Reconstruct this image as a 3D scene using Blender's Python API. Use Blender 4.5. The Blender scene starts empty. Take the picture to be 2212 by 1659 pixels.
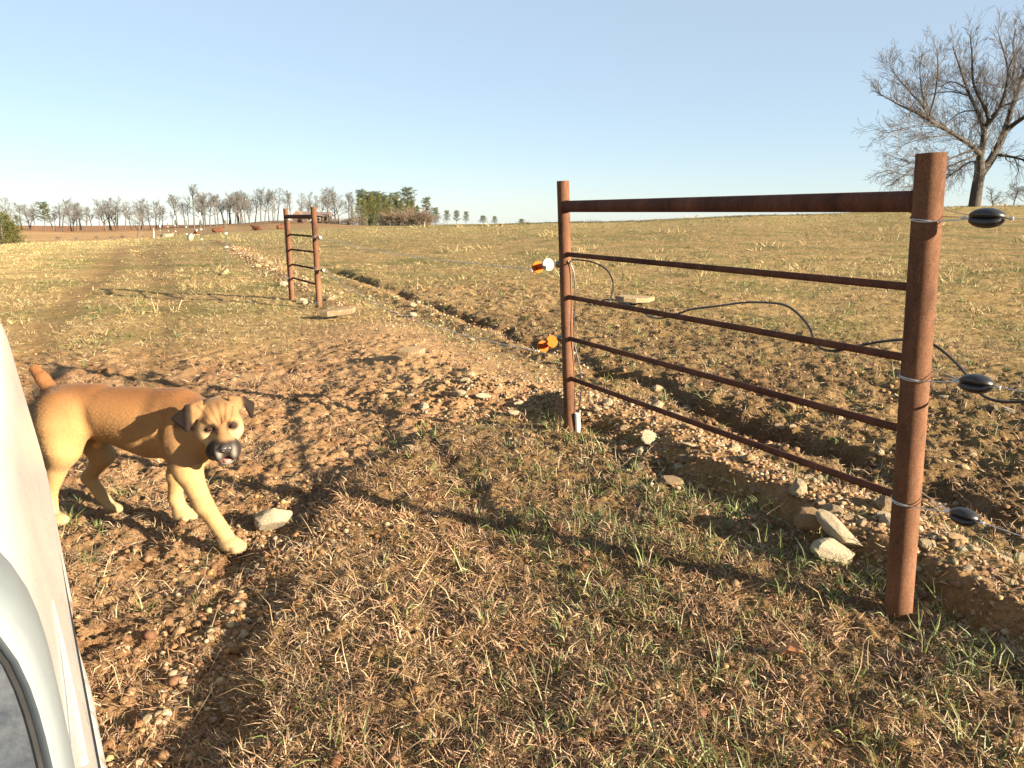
import bpy, bmesh, math, random
import numpy as np
from mathutils import Vector

# ------------------------------------------------------------------ camera, sky, sun, exposure
scene = bpy.context.scene
COL = scene.collection
F = 1700.0            # focal length in pixels of a 2212 px wide frame
HC = 1.39             # eye height
PITCH = math.atan((829.5 - 463) / F)
cam = bpy.data.cameras.new("camera")
cam.sensor_width = 36.0
cam.lens = 36.0 * F / 2212.0
cam.clip_start = 0.02
cam.clip_end = 6000
camo = bpy.data.objects.new("camera", cam)
COL.objects.link(camo)
camo.location = (0, 0, HC)
camo.rotation_euler = (math.pi / 2 - PITCH, 0, 0)
scene.camera = camo

SUN_EL = math.radians(15.5)
SUN_DIR = Vector((0.872 * math.cos(SUN_EL), -0.490 * math.cos(SUN_EL), math.sin(SUN_EL)))
world = bpy.data.worlds.new("World")
scene.world = world
world.use_nodes = True
wn = world.node_tree
bg = wn.nodes["Background"]
sky = wn.nodes.new("ShaderNodeTexSky")
sky.sky_type = 'NISHITA'
sky.sun_disc = False
sky.sun_elevation = SUN_EL
sky.sun_rotation = math.atan2(SUN_DIR.x, SUN_DIR.y)
sky.air_density = 1.0
sky.dust_density = 0.5
sky.ozone_density = 2.0
sky.altitude = 2000
veil = wn.nodes.new("ShaderNodeMix"); veil.data_type = 'RGBA'      # the clear sky seen through a thin even veil of high haze
veil.inputs[0].default_value = 0.68
wn.links.new(sky.outputs[0], veil.inputs[6])
veil.inputs[7].default_value = (2.16, 2.58, 2.92, 1)
wn.links.new(veil.outputs[2], bg.inputs[0])
bg.inputs[1].default_value = 0.05
sun = bpy.data.lights.new("sun", 'SUN')
sun.energy = 5.0
sun.angle = math.radians(0.55)
sun.color = (1.0, 0.84, 0.62)
suno = bpy.data.objects.new("sun", sun)
COL.objects.link(suno)
suno.rotation_euler = SUN_DIR.to_track_quat('Z', 'Y').to_euler()
scene.view_settings.view_transform = 'Standard'
scene.view_settings.look = 'None'
scene.view_settings.exposure = 2.4
scene.view_settings.gamma = 1.0
scene.cycles.max_bounces = 6
scene.cycles.diffuse_bounces = 3
scene.cycles.glossy_bounces = 3

rng = np.random.default_rng(7)
random.seed(7)

# ------------------------------------------------------------------ measuring helpers (points of the place from the survey photo)
FW = np.array([0, math.cos(PITCH), -math.sin(PITCH)])
UP = np.array([0, math.sin(PITCH), math.cos(PITCH)])
CAM = np.array([0, 0, HC])
def ray(u, v):
    return np.array([(u - 1106) / F, 0, 0]) + FW + UP * ((829.5 - v) / F)
def P(u, v, d):
    r = ray(u, v)
    return CAM + r * (d / r[1])
def PX(d):            # metres per pixel at depth d
    return d / F

# ------------------------------------------------------------------ object helpers
def tag(o, label=None, cat=None, group=None, kind=None):
    if label: o["label"] = label
    if cat: o["category"] = cat
    if group: o["group"] = group
    if kind: o["kind"] = kind
    return o
def empty(name, loc, label, cat, group=None):
    o = bpy.data.objects.new(name, None)
    o.location = loc
    COL.objects.link(o)
    return tag(o, label, cat, group)

class MB:
    """collects pieces into one mesh"""
    def __init__(s):
        s.v = []; s.f = []; s.c = []
    def add(s, vs, fs, col=None):
        b = len(s.v)
        s.v.extend([tuple(map(float, q)) for q in vs])
        s.f.extend([tuple(int(i) + b for i in q) for q in fs])
        if col is not None:
            s.c.extend([tuple(col)] * len(vs))
        return s
    def box(s, c, size, rz=0.0, bev=0.0):
        hx, hy, hz = [q / 2 for q in size]
        ca, sa = math.cos(rz), math.sin(rz)
        vs = []
        for z in (-hz, hz):
            for x, y in ((-hx, -hy), (hx, -hy), (hx, hy), (-hx, hy)):
                vs.append((c[0] + x * ca - y * sa, c[1] + x * sa + y * ca, c[2] + z))
        return s.add(vs, [(0, 3, 2, 1), (4, 5, 6, 7), (0, 1, 5, 4), (1, 2, 6, 5), (2, 3, 7, 6), (3, 0, 4, 7)])
    def tube(s, pts, rad, n=10, cap=True):
        pts = [np.asarray(p, float) for p in pts]
        m = len(pts)
        if np.isscalar(rad): rad = [rad] * m
        t0 = pts[1] - pts[0]; t0 /= np.linalg.norm(t0) + 1e-12
        ref = np.array([0, 0, 1.0]) if abs(t0[2]) < .9 else np.array([1.0, 0, 0])
        a = np.cross(t0, ref); a /= np.linalg.norm(a)
        vs, fs = [], []
        for i in range(m):
            t = pts[min(i + 1, m - 1)] - pts[max(i - 1, 0)]
            t /= np.linalg.norm(t) + 1e-12
            a = a - t * (a @ t); a /= np.linalg.norm(a) + 1e-12
            b = np.cross(t, a)
            for k in range(n):
                q = 2 * math.pi * k / n
                vs.append(pts[i] + rad[i] * (math.cos(q) * a + math.sin(q) * b))
        for i in range(m - 1):
            for k in range(n):
                k2 = (k + 1) % n
                fs.append((i * n + k, i * n + k2, (i + 1) * n + k2, (i + 1) * n + k))
        if cap:
            fs.append(tuple(range(n - 1, -1, -1)))
            fs.append(tuple((m - 1) * n + k for k in range(n)))
        return s.add(vs, fs)
    def build(s, name, mat, parent=None, smooth=True, origin=None):
        me = bpy.data.meshes.new(name)
        vs = s.v
        if origin is not None:
            vs = [(a - origin[0], b - origin[1], c - origin[2]) for a, b, c in vs]
        me.from_pydata(vs, [], s.f)
        if s.c:
            at = me.attributes.new("Col", 'FLOAT_COLOR', 'POINT')
            at.data.foreach_set("color", np.array([(a, b, c, 1) for a, b, c in s.c], np.float32).ravel())
        if smooth:
            me.polygons.foreach_set("use_smooth", [True] * len(me.polygons))
            try: me.set_sharp_from_angle(angle=math.radians(40))
            except Exception: pass
        me.materials.append(mat)
        me.update()
        o = bpy.data.objects.new(name, me)
        COL.objects.link(o)
        if parent is not None: o.parent = parent
        elif origin is not None: o.location = origin
        return o

def fast_mesh(name, verts, loops, starts, totals, mat, col=None, smooth=False):
    me = bpy.data.meshes.new(name)
    me.vertices.add(len(verts)); me.vertices.foreach_set("co", np.asarray(verts, np.float32).ravel())
    me.loops.add(len(loops)); me.loops.foreach_set("vertex_index", np.asarray(loops, np.int32).ravel())
    me.polygons.add(len(starts))
    me.polygons.foreach_set("loop_start", np.asarray(starts, np.int32))
    me.polygons.foreach_set("loop_total", np.asarray(totals, np.int32))
    if smooth: me.polygons.foreach_set("use_smooth", np.ones(len(starts), bool))
    if col is not None:
        at = me.attributes.new("Col", 'FLOAT_COLOR', 'POINT')
        c4 = np.ones((len(verts), 4), np.float32); c4[:, :3] = col
        at.data.foreach_set("color", c4.ravel())
    me.materials.append(mat)
    me.update(calc_edges=True)
    me.validate()
    o = bpy.data.objects.new(name, me)
    COL.objects.link(o)
    return o
def copy_thing(root, loc, rz=None, sc=None):
    r = root.copy(); COL.objects.link(r)
    r.location = loc
    if rz is not None: r.rotation_euler = (0, 0, rz)
    if sc is not None: r.scale = sc
    for ch in root.children:
        c = ch.copy(); COL.objects.link(c); c.parent = r
        for g in ch.children:
            d = g.copy(); COL.objects.link(d); d.parent = c
    return r

# ------------------------------------------------------------------ materials
def mat_new(name):
    m = bpy.data.materials.new(name); m.use_nodes = True
    nt = m.node_tree
    return m, nt, nt.nodes["Principled BSDF"]
def ramp(nt, fac, stops):
    r = nt.nodes.new("ShaderNodeValToRGB")
    el = r.color_ramp.elements
    while len(el) > 1: el.remove(el[0])
    el[0].position = stops[0][0]; el[0].color = (*stops[0][1], 1)
    for p, c in stops[1:]:
        e = el.new(p); e.color = (*c, 1)
    nt.links.new(fac, r.inputs[0])
    return r.outputs[0]
def noise(nt, scale, detail=4, rough=.6, vec=None, out=0):
    n = nt.nodes.new("ShaderNodeTexNoise")
    n.inputs["Scale"].default_value = scale
    n.inputs["Detail"].default_value = detail
    n.inputs["Roughness"].default_value = rough
    if vec is not None: nt.links.new(vec, n.inputs["Vector"])
    return n.outputs[out]
def objco(nt, scale=(1, 1, 1)):
    t = nt.nodes.new("ShaderNodeTexCoord"); m = nt.nodes.new("ShaderNodeMapping")
    m.inputs["Scale"].default_value = scale
    nt.links.new(t.outputs["Object"], m.inputs["Vector"])
    return m.outputs[0]
def mix(nt, a, b, fac, mode='MIX'):
    m = nt.nodes.new("ShaderNodeMix"); m.data_type = 'RGBA'; m.blend_type = mode
    for s, v in ((m.inputs[0], fac), (m.inputs[6], a), (m.inputs[7], b)):
        if hasattr(v, "links"): nt.links.new(v, s)
        elif isinstance(v, tuple): s.default_value = (*v, 1)
        else: s.default_value = v
    return m.outputs[2]
def bump(nt, bs, h, strength, dist):
    b = nt.nodes.new("ShaderNodeBump")
    b.inputs["Strength"].default_value = strength; b.inputs["Distance"].default_value = dist
    nt.links.new(h, b.inputs["Height"]); nt.links.new(b.outputs[0], bs.inputs["Normal"])
def plain(name, col, rough=.6, metal=0.0, var=.25, scale=30, bmp=0.0, spec=.5, coord=(1, 1, 1)):
    m, nt, bs = mat_new(name)
    co = objco(nt, coord)
    n = noise(nt, scale, 5, .65, co)
    lo = tuple(c * (1 - var) for c in col); hi = tuple(min(1, c * (1 + var)) for c in col)
    nt.links.new(ramp(nt, n, [(.3, lo), (.7, hi)]), bs.inputs["Base Color"])
    bs.inputs["Roughness"].default_value = rough; bs.inputs["Metallic"].default_value = metal
    bs.inputs["Specular IOR Level"].default_value = spec
    if bmp: bump(nt, bs, n, .6, bmp)
    return m
def vcol(name, rough=.8, spec=.2, var=.2, scale=60, trans=0.0, bmp=0.0):
    m, nt, bs = mat_new(name)
    a = nt.nodes.new("ShaderNodeAttribute"); a.attribute_name = "Col"
    c = a.outputs["Color"]
    n = noise(nt, scale, 4, .65, objco(nt))
    if var:
        g = ramp(nt, n, [(.3, (1 - var,) * 3), (.7, (1 + var,) * 3)])
        c = mix(nt, c, g, 1.0, 'MULTIPLY')
    nt.links.new(c, bs.inputs["Base Color"])
    bs.inputs["Roughness"].default_value = rough
    bs.inputs["Specular IOR Level"].default_value = spec
    if bmp: bump(nt, bs, n, .5, bmp)
    if trans:
        out = nt.nodes["Material Output"]
        t = nt.nodes.new("ShaderNodeBsdfTranslucent"); nt.links.new(c, t.inputs[0])
        mx = nt.nodes.new("ShaderNodeMixShader"); mx.inputs[0].default_value = trans
        nt.links.new(bs.outputs[0], mx.inputs[1]); nt.links.new(t.outputs[0], mx.inputs[2])
        nt.links.new(mx.outputs[0], out.inputs[0])
    return m
def rust_mat(name, dark, light, pale):
    m, nt, bs = mat_new(name)
    co = objco(nt, (1, 1, .35))
    n1 = noise(nt, 5.5, 8, .78, co)
    n2 = noise(nt, 170, 3, .7, objco(nt))
    c = ramp(nt, n1, [(.34, dark), (.5, light), (.66, pale)])
    g = ramp(nt, n2, [(.3, (.62, .6, .58)), (.65, (1.12, 1.1, 1.1))])
    c = mix(nt, c, g, 1.0, 'MULTIPLY')
    n3 = noise(nt, 26, 6, .75, objco(nt, (1, 1, .8)))
    sp = ramp(nt, n3, [(.66, (0, 0, 0)), (.72, (1, 1, 1))])
    c = mix(nt, c, tuple(q * .45 for q in dark), mix(nt, (0, 0, 0), sp, .6))
    nt.links.new(c, bs.inputs["Base Color"])
    bs.inputs["Roughness"].default_value = .85
    bs.inputs["Specular IOR Level"].default_value = .1
    bump(nt, bs, n2, .35, .0015)
    return m
M = {}
M["rust"] = rust_mat("rusty_steel", (.050, .025, .016), (.112, .056, .032), (.165, .085, .05))
M["rust_dark"] = rust_mat("dark_rusty_steel", (.042, .019, .013), (.085, .037, .024), (.125, .057, .035))
M["wire"] = plain("galvanised_wire", (.5, .5, .48), .35, .8, .2, 80)
M["black"] = plain("black_plastic", (.012, .012, .013), .38, 0, .3, 60)
M["pvc"] = plain("grey_white_pvc", (.6, .6, .57), .5, 0, .12, 40)
M["orange"] = plain("orange_plastic", (.30, .028, .007), .6, 0, .1, 20, 0, .2)
M["yellow"] = plain("yellow_orange_plastic", (.34, .085, .009), .75, 0, .08, 20, 0, .1)
M["white_plastic"] = plain("white_plastic", (.85, .83, .78), .45, 0, .06, 20)
M["tpost"] = plain("green_grey_steel", (.12, .12, .08), .6, .3, .3, 20)
M["bark"] = plain("grey_bark", (.058, .051, .044), .9, 0, .45, 6, .02, .1, (3, 3, .6))
M["twig"] = plain("brown_twig", (.085, .074, .066), .85, 0, .25, 4, 0, .1)
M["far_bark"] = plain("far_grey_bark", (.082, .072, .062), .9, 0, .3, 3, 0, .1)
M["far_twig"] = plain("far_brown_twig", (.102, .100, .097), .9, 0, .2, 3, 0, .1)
M["needle"] = vcol("pine_needles", .7, .2, .25, 3, .25)
M["grass"] = vcol("dry_grass_blades", .6, .3, .15, 30, .10)
M["green"] = vcol("green_grass_blades", .55, .35, .15, 30, .18)
M["gravel"] = vcol("gravel_stone", .85, .2, .25, 120)
M["cow"] = vcol("red_hide", .8, .2, .15, 20)

# ------------------------------------------------------------------ terrain
def _hash(ix, iy, seed):
    h = (ix.astype(np.int64) * 374761393 + iy.astype(np.int64) * 668265263 + seed * 974711) & 0xFFFFFFFF
    h = ((h ^ (h >> 13)) * 1274126177) & 0xFFFFFFFF
    return (h ^ (h >> 16)) & 0xFFFF
def pn(x, y, seed=0):
    x = np.asarray(x, float); y = np.asarray(y, float)
    x0 = np.floor(x); y0 = np.floor(y); fx = x - x0; fy = y - y0
    def g(ix, iy, dx, dy):
        a = _hash(ix, iy, seed) / 65536.0 * 2 * np.pi
        return np.cos(a) * dx + np.sin(a) * dy
    ux = fx * fx * fx * (fx * (fx * 6 - 15) + 10); uy = fy * fy * fy * (fy * (fy * 6 - 15) + 10)
    a = g(x0, y0, fx, fy); b = g(x0 + 1, y0, fx - 1, fy)
    c = g(x0, y0 + 1, fx, fy - 1); d = g(x0 + 1, y0 + 1, fx - 1, fy - 1)
    return (a + (b - a) * ux + ((c + (d - c) * ux) - (a + (b - a) * ux)) * uy) * 1.5
def fbm(x, y, sc, oct=4, seed=0, rough=.55):
    s = 0; a = 1; t = 0
    for i in range(oct):
        s = s + a * pn(x * sc, y * sc, seed + i * 17); t += a; a *= rough; sc *= 2.03
    return s / t
def sst(a, b, x):
    t = np.clip((x - a) / (b - a), 0, 1); return t * t * (3 - 2 * t)

_PROF = {
    -300: [(30, 553), (45, 533), (55, 529), (110, 540), (150, 522), (220, 506), (300, 493), (420, 500)],
    0:    [(30, 553), (45, 533), (56, 527), (110, 536), (150, 520), (220, 505), (300, 493.5), (420, 500)],
    150:  [(30, 553), (45, 531), (58, 522), (110, 530), (150, 518), (220, 506), (300, 498.5), (420, 505)],
    300:  [(30, 552), (45, 527), (70, 515.5), (110, 523), (150, 514), (220, 503), (300, 495), (420, 500)],
    390:  [(30, 548), (42, 527), (70, 510), (110, 511), (150, 508), (220, 499), (300, 488), (420, 494)],
    500:  [(30, 546), (42, 526), (70, 509), (100, 504), (130, 501), (170, 497), (220, 491), (300, 482), (420, 488)],
    600:  [(30, 545), (42, 523), (70, 506), (100, 500), (130, 497), (170, 492), (220, 484), (300, 475), (420, 482)],
    690:  [(30, 542), (42, 520), (70, 503), (100, 494), (130, 492.5), (170, 489), (220, 484), (300, 477), (420, 484)],
    800:  [(30, 539), (42, 516), (70, 498), (95, 489.5), (130, 491), (180, 490), (250, 486.5), (420, 492)],
    1000: [(30, 533), (50, 503), (80, 487), (95, 483.5), (130, 486), (200, 488), (300, 488), (420, 492)],
    1250: [(20, 565), (30, 528), (50, 495), (70, 481), (82, 478), (120, 483), (300, 490), (420, 494)],
    1700: [(15, 595), (22, 546), (30, 520), (45, 484), (60, 466), (70, 463), (100, 470), (300, 490), (420, 494)],
    2110: [(12, 625), (20, 556), (30, 514), (45, 467), (58, 448), (66, 444), (100, 456), (300, 490), (420, 494)],
    2500: [(12, 622), (20, 552), (30, 508), (45, 458), (58, 436), (66, 432), (100, 446), (300, 490), (420, 494)],
}
_LD = np.linspace(math.log(8), math.log(420), 90)
_US = np.array(sorted(_PROF)); _ZT = []
for _u in _US:
    pr = _PROF[_u]
    d0 = [8, 10] + [d for d, v in pr]
    z0 = [0, 0] + [P(_u, v, d)[2] for d, v in pr]
    z = np.interp(np.exp(_LD), d0, z0)
    k = np.array([1, 2, 3, 4, 3, 2, 1.]); k /= k.sum()
    _ZT.append(np.convolve(np.pad(z, 3, 'edge'), k, 'valid'))
_ZT = np.array(_ZT)

R0 = np.array([1.326, 2.473]); L0 = np.array([0.368, 4.778])
FD = (L0 - R0) / np.linalg.norm(L0 - R0)         # fence direction, away
FN = np.array([FD[1], -FD[0]])                   # to the right of the fence
_EY = [0.0, 1.0, 1.98, 2.49, 3.2, 3.84, 4.48, 5.0, 5.5, 6.0]
_EX = [-.45, -.60, -.77, -.875, -.94, -.95, -.72, -.42, 0.05, .5]

def masks(x, y):
    o = (x - R0[0]) * FN[0] + (y - R0[1]) * FN[1]
    t = (x - R0[0]) * FD[0] + (y - R0[1]) * FD[1]
    wig = fbm(x, y, 1.6, 3, 5)
    m = {}
    m["o"] = o; m["t"] = t
    xe = np.interp(y, _EY, _EX) + .16 * fbm(x, y, 2.2, 3, 3)
    m["bank"] = sst(-.09, .09, x - xe) * (1 - sst(4.7, 5.6, y)) * (1 - sst(.1, .35, o))
    oo = o + .22 * wig
    onb = sst(-3.5, -2.5, t) * (1 - sst(2.9, 3.5, t))
    m["berm"] = onb * sst(.08, .30, oo) * (1 - sst(.42, .95, oo))
    far = sst(8.5, 10, t) * (1 - sst(45, 60, t))
    m["rubble"] = far * np.exp(-((oo + .05) / .28) ** 2)
    m["heap"] = np.exp(-(((x + .12) / .62) ** 2 + ((y - 5.75) / .42) ** 2))
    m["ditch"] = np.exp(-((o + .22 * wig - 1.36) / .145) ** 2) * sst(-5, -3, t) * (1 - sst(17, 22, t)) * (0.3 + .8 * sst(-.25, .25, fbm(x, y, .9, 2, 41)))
    m["mound"] = np.exp(-((o + .15) / .68) ** 2) * sst(3.2, 4.2, t) * (1 - sst(7.5, 9, t))
    m["track"] = (1 - sst(.0, .12, x - xe)) * (1 - sst(6.5, 9.5, y + .6 * wig)) * (1 - sst(-.2, .5, o))
    m["churn"] = sst(.7, 1.1, oo) * (1 - sst(2.8, 6.0, oo + 1.2 * wig)) * (1 - sst(11, 16, t))
    # two pressed wheel lines that run away across the left field
    w1 = np.interp(y, [4, 7.8, 9.8, 14.8, 20, 28.6, 38], [-3.9, -4.9, -5.9, -8.1, -10.4, -14.3, -18.6])
    w2 = np.interp(y, [3, 5, 7, 9, 11.5, 13.2, 18.3, 24, 35], [-1.2, -2.2, -3.3, -4.1, -4.95, -5.7, -8.2, -10.8, -16.2])
    wr = .17 + .013 * y
    m["wheel"] = np.maximum(np.exp(-((x - w1 + .15 * wig) / wr) ** 2), .8 * np.exp(-((x - w2 + .15 * wig) / wr) ** 2)) * sst(3.5, 5, y) * (1 - sst(45, 70, y)) * (1 - sst(-.6, .0, o))
    return m

def base_h(x, y):
    yy = np.clip(y, 8, 420)
    u = 1106 + F * x / np.maximum(y, 8) * 1.0205
    u = np.clip(u, _US[0], _US[-1] - .01)
    i = np.clip(np.searchsorted(_US, u, 'right') - 1, 0, len(_US) - 2)
    fu = (u - _US[i]) / (_US[i + 1] - _US[i]); fu = fu * fu * (3 - 2 * fu)
    fl = (np.log(yy) - _LD[0]) / (_LD[1] - _LD[0])
    j = np.clip(fl.astype(int), 0, len(_LD) - 2); fj = fl - j
    za = _ZT[i, j] * (1 - fj) + _ZT[i, j + 1] * fj
    zb = _ZT[i + 1, j] * (1 - fj) + _ZT[i + 1, j + 1] * fj
    z = za * (1 - fu) + zb * fu
    return z - np.clip(y - 420, 0, None) * .012

def height(x, y, detail=True):
    x = np.asarray(x, float); y = np.asarray(y, float)
    z = base_h(x, y)
    m = masks(x, y); o = m["o"]; t_ = m["t"]; wig = fbm(x, y, 1.6, 3, 5)
    near = 1 - sst(14, 40, np.hypot(x, y))
    rough = np.clip(m["track"] + m["churn"] * .9 + m["heap"] * .6 + .35 + .4 * m["bank"], 0, 1.1)
    z = z + .15 * m["berm"] + .06 * m["rubble"] + .12 * m["heap"] + .10 * m["mound"] - .22 * m["ditch"] + .045 * np.exp(-((o + .13 * wig - .98) / .16) ** 2) * sst(3, 5, t_) * (1 - sst(13, 17, t_))
    z = z + .05 * m["bank"] - .02 * m["track"] - .03 * m["wheel"]
    z = z + .03 * fbm(x, y, .35, 2, 11)
    if detail:
        z = z + near * ((rough + .15 * m["churn"]) * (.034 * fbm(x, y, 2.3, 3, 21) + .058 * fbm(x, y, 6.5, 5, 31, .72)) + .010 * fbm(x, y, 26, 2, 51))
        far = sst(12, 30, np.hypot(x, y)) * (1 - sst(90, 160, np.hypot(x, y)))
        z = z + far * (.05 * fbm(x, y, .8, 3, 61))
    # a flat spot where the posts stand
    return z
def zg(x, y):
    return float(height(np.array([x]), np.array([y]))[0])

# colour of the soil and its cover
def ground_cols(x, y):
    m = masks(x, y); r = np.hypot(x, y)
    n1 = fbm(x, y, .55, 4, 71); n2 = fbm(x, y, 3.1, 4, 81); n3 = fbm(x, y, .12, 4, 91)
    n4 = fbm(x, y, 14, 3, 101)
    def c(a): return np.array(a)[None, :]
    def mx(a, b, f): return a + (b - a) * np.clip(f, 0, 1)[:, None]
    soil = mx(c((.27, .155, .082)), c((.40, .26, .152)), .5 + 1.1 * n2)
    soil = mx(soil, c((.15, .078, .038)), sst(.15, .55, n4) * .4)
    straw = mx(c((.36, .25, .11)), c((.50, .37, .18)), .5 + n2 + .6 * n4)
    green = mx(c((.17, .165, .055)), c((.25, .225, .09)), .5 + n2)
    field = mx(straw, green, sst(-.12, .38, n1 + .5 * n3) * .75)
    field = mx(field, soil, sst(.05, .45, -n1 * .6 + .7 * n2 - .08) * .6)
    # pale dry grass over the left field and the crest
    left = sst(2, 12, -(x + .42 * y + 1.0)) * sst(8, 25, y)
    field = mx(field, mx(c((.52, .39, .18)), c((.45, .345, .155)), .5 + n2), left * (.85 + .5 * n3))
    crest = sst(28, 60, r)
    field = mx(field, mx(c((.44, .345, .165)), c((.35, .29, .12)), .5 + 1.2 * n3 + .6 * n1), crest * .8)
    col = field
    brown = np.clip(m["track"] * 1.1 + m["churn"] * (.55 + .9 * n1) + m["berm"] + m["rubble"] * .8 + m["heap"] + m["ditch"] + m["mound"], 0, 1)
    col = mx(col, soil, brown)
    col = mx(col, mx(c((.47, .31, .17)), c((.38, .24, .13)), .5 + n4), np.clip(m["mound"] * .9 + m["berm"] * .6, 0, 1))
    col = mx(col, c((.27, .165, .08)), m["wheel"] * .55)
    col = mx(col, mx(c((.21, .125, .062)), c((.30, .20, .10)), .5 + n4 + n2), m["bank"] * .85)
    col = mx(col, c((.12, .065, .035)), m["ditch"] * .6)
    # the far slope left: red soil, leaf litter under the trees
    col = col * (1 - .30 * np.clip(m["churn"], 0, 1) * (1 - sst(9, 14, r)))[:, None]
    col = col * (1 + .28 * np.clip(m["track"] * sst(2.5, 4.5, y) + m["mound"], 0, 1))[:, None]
    a = x / np.maximum(y, 1)
    ff = sst(115, 150, y) * (1 - sst(-.22, -.12, a))
    red = mx(c((.33, .20, .105)), c((.42, .29, .145)), .5 + 2.0 * fbm(x, y * 2, .04, 3, 111))
    col = mx(col, red, ff)
    lit = sst(230, 290, y) * (1 - sst(-.22, -.12, a))
    col = mx(col, mx(c((.20, .095, .05)), c((.30, .15, .07)), .5 + n1), lit * .9)
    return np.clip(col, .01, .9)

angs = np.radians(np.concatenate([np.arange(-180, -72, 6), np.arange(-72, -48, .4), np.arange(-48, 48.01, .155), np.arange(48.4, 72, .4), np.arange(72, 180, 6)]))
rads = np.concatenate([[.05, .15, .25], np.arange(.3, .8, .03), np.arange(.8, 6.5, .0125), np.exp(np.arange(math.log(6.5), math.log(32), .0058)),
                       np.exp(np.arange(math.log(32), math.log(430), .018)), [520, 700, 1000, 1600, 2600]])
na, nr = len(angs), len(rads)
AA, RR = np.meshgrid(angs, rads)
gx = (RR * np.sin(AA)).ravel(); gy = (RR * np.cos(AA)).ravel()
gz = height(gx, gy)
_lf = sst(-1, 5, -(gx + .42 * gy + 1))
_fr = (1 + (-.10 + .58 * _lf) * sst(11, 26, np.hypot(gx, gy)) + .16 * sst(40, 60, np.hypot(gx, gy)) * (1 - _lf))[:, None]
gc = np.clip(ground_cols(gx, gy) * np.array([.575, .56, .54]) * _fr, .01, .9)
idx = np.arange(nr * na).reshape(nr, na)
q = np.stack([idx[:-1, :], np.roll(idx, -1, 1)[:-1, :], np.roll(idx, -1, 1)[1:, :], idx[1:, :]], -1).reshape(-1, 4)
q = q[:, ::-1]

gm, nt, bs = mat_new("soil_and_turf")
at = nt.nodes.new("ShaderNodeAttribute"); at.attribute_name = "Col"
co = objco(nt)
f1 = noise(nt, 55, 6, .72, co)
f2 = noise(nt, 9, 5, .7, co)
f3 = noise(nt, 1.3, 6, .75, co)
g1 = ramp(nt, f1, [(.25, (.52, .5, .48)), (.5, (.98, .97, .96)), (.8, (1.5, 1.48, 1.42))])
g2 = ramp(nt, f2, [(.25, (.72, .70, .68)), (.75, (1.25, 1.25, 1.22))])
g3 = ramp(nt, f3, [(.3, (.82, .84, .8)), (.7, (1.15, 1.13, 1.1))])
c = mix(nt, at.outputs["Color"], g1, 1.0, 'MULTIPLY')
c = mix(nt, c, g2, 1.0, 'MULTIPLY'); c = mix(nt, c, g3, 1.0, 'MULTIPLY')
nt.links.new(c, bs.inputs["Base Color"])
bs.inputs["Roughness"].default_value = .95
bs.inputs["Specular IOR Level"].default_value = .12
f4 = noise(nt, 5, 8, .8, co)
ad = nt.nodes.new("ShaderNodeMath"); ad.operation = 'MULTIPLY_ADD'
nt.links.new(f1, ad.inputs[0]); ad.inputs[1].default_value = .22
nt.links.new(f4, ad.inputs[2])
bump(nt, bs, ad.outputs[0], .8, .045)
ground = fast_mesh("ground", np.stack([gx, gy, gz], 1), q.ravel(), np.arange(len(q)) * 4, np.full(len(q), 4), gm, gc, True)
tag(ground, kind="structure", label="bare brown soil and dry winter pasture rolling up to a low ridge")

# ------------------------------------------------------------------ grass (uncountable: one object per kind)
def blades(name, px, py, az, tilt, L, W, curl, col, mat):
    n = len(px)
    pz = height(px, py)
    d1 = np.stack([np.cos(az) * np.cos(tilt), np.sin(az) * np.cos(tilt), np.sin(tilt)], 1)
    t2 = tilt - curl
    az2 = az + rng.normal(0, .35, n)
    d2 = np.stack([np.cos(az2) * np.cos(t2), np.sin(az2) * np.cos(t2), np.sin(t2)], 1)
    side = np.stack([-np.sin(az), np.cos(az), np.zeros(n)], 1)
    roll = rng.uniform(-1.0, 1.0, n)[:, None]
    nrm = np.cross(d1, side)
    side = side * np.cos(roll) + nrm * np.sin(roll)
    p0 = np.stack([px, py, pz - .003], 1)
    p1 = p0 + d1 * (L * .5)[:, None]
    p2 = p1 + d2 * (L * .5)[:, None]
    w = (W * .5)[:, None]
    V = np.empty((n, 5, 3))
    V[:, 0] = p0 - side * w; V[:, 1] = p0 + side * w
    V[:, 2] = p1 + side * w * .85; V[:, 3] = p1 - side * w * .85
    V[:, 4] = p2
    patch = 1 + .42 * fbm(px, py, 1.1, 3, 401) + .25 * fbm(px, py, 3.3, 2, 411)
    hue = fbm(px, py, .8, 3, 421)[:, None]
    col = np.clip(col * patch[:, None] * (1 + hue * np.array([.10, -.06, -.16])), .008, .9)
    b = (np.arange(n) * 5)[:, None]
    loops = (b + np.array([0, 1, 2, 3, 3, 2, 4])[None]).ravel()
    starts = (np.arange(n)[:, None] * 7 + np.array([0, 4])[None]).ravel()
    totals = np.tile([4, 3], n)
    C = np.repeat(col[:, None, :], 5, 1).reshape(-1, 3)
    return fast_mesh(name, V.reshape(-1, 3), loops, starts, totals, mat, C)

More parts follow.
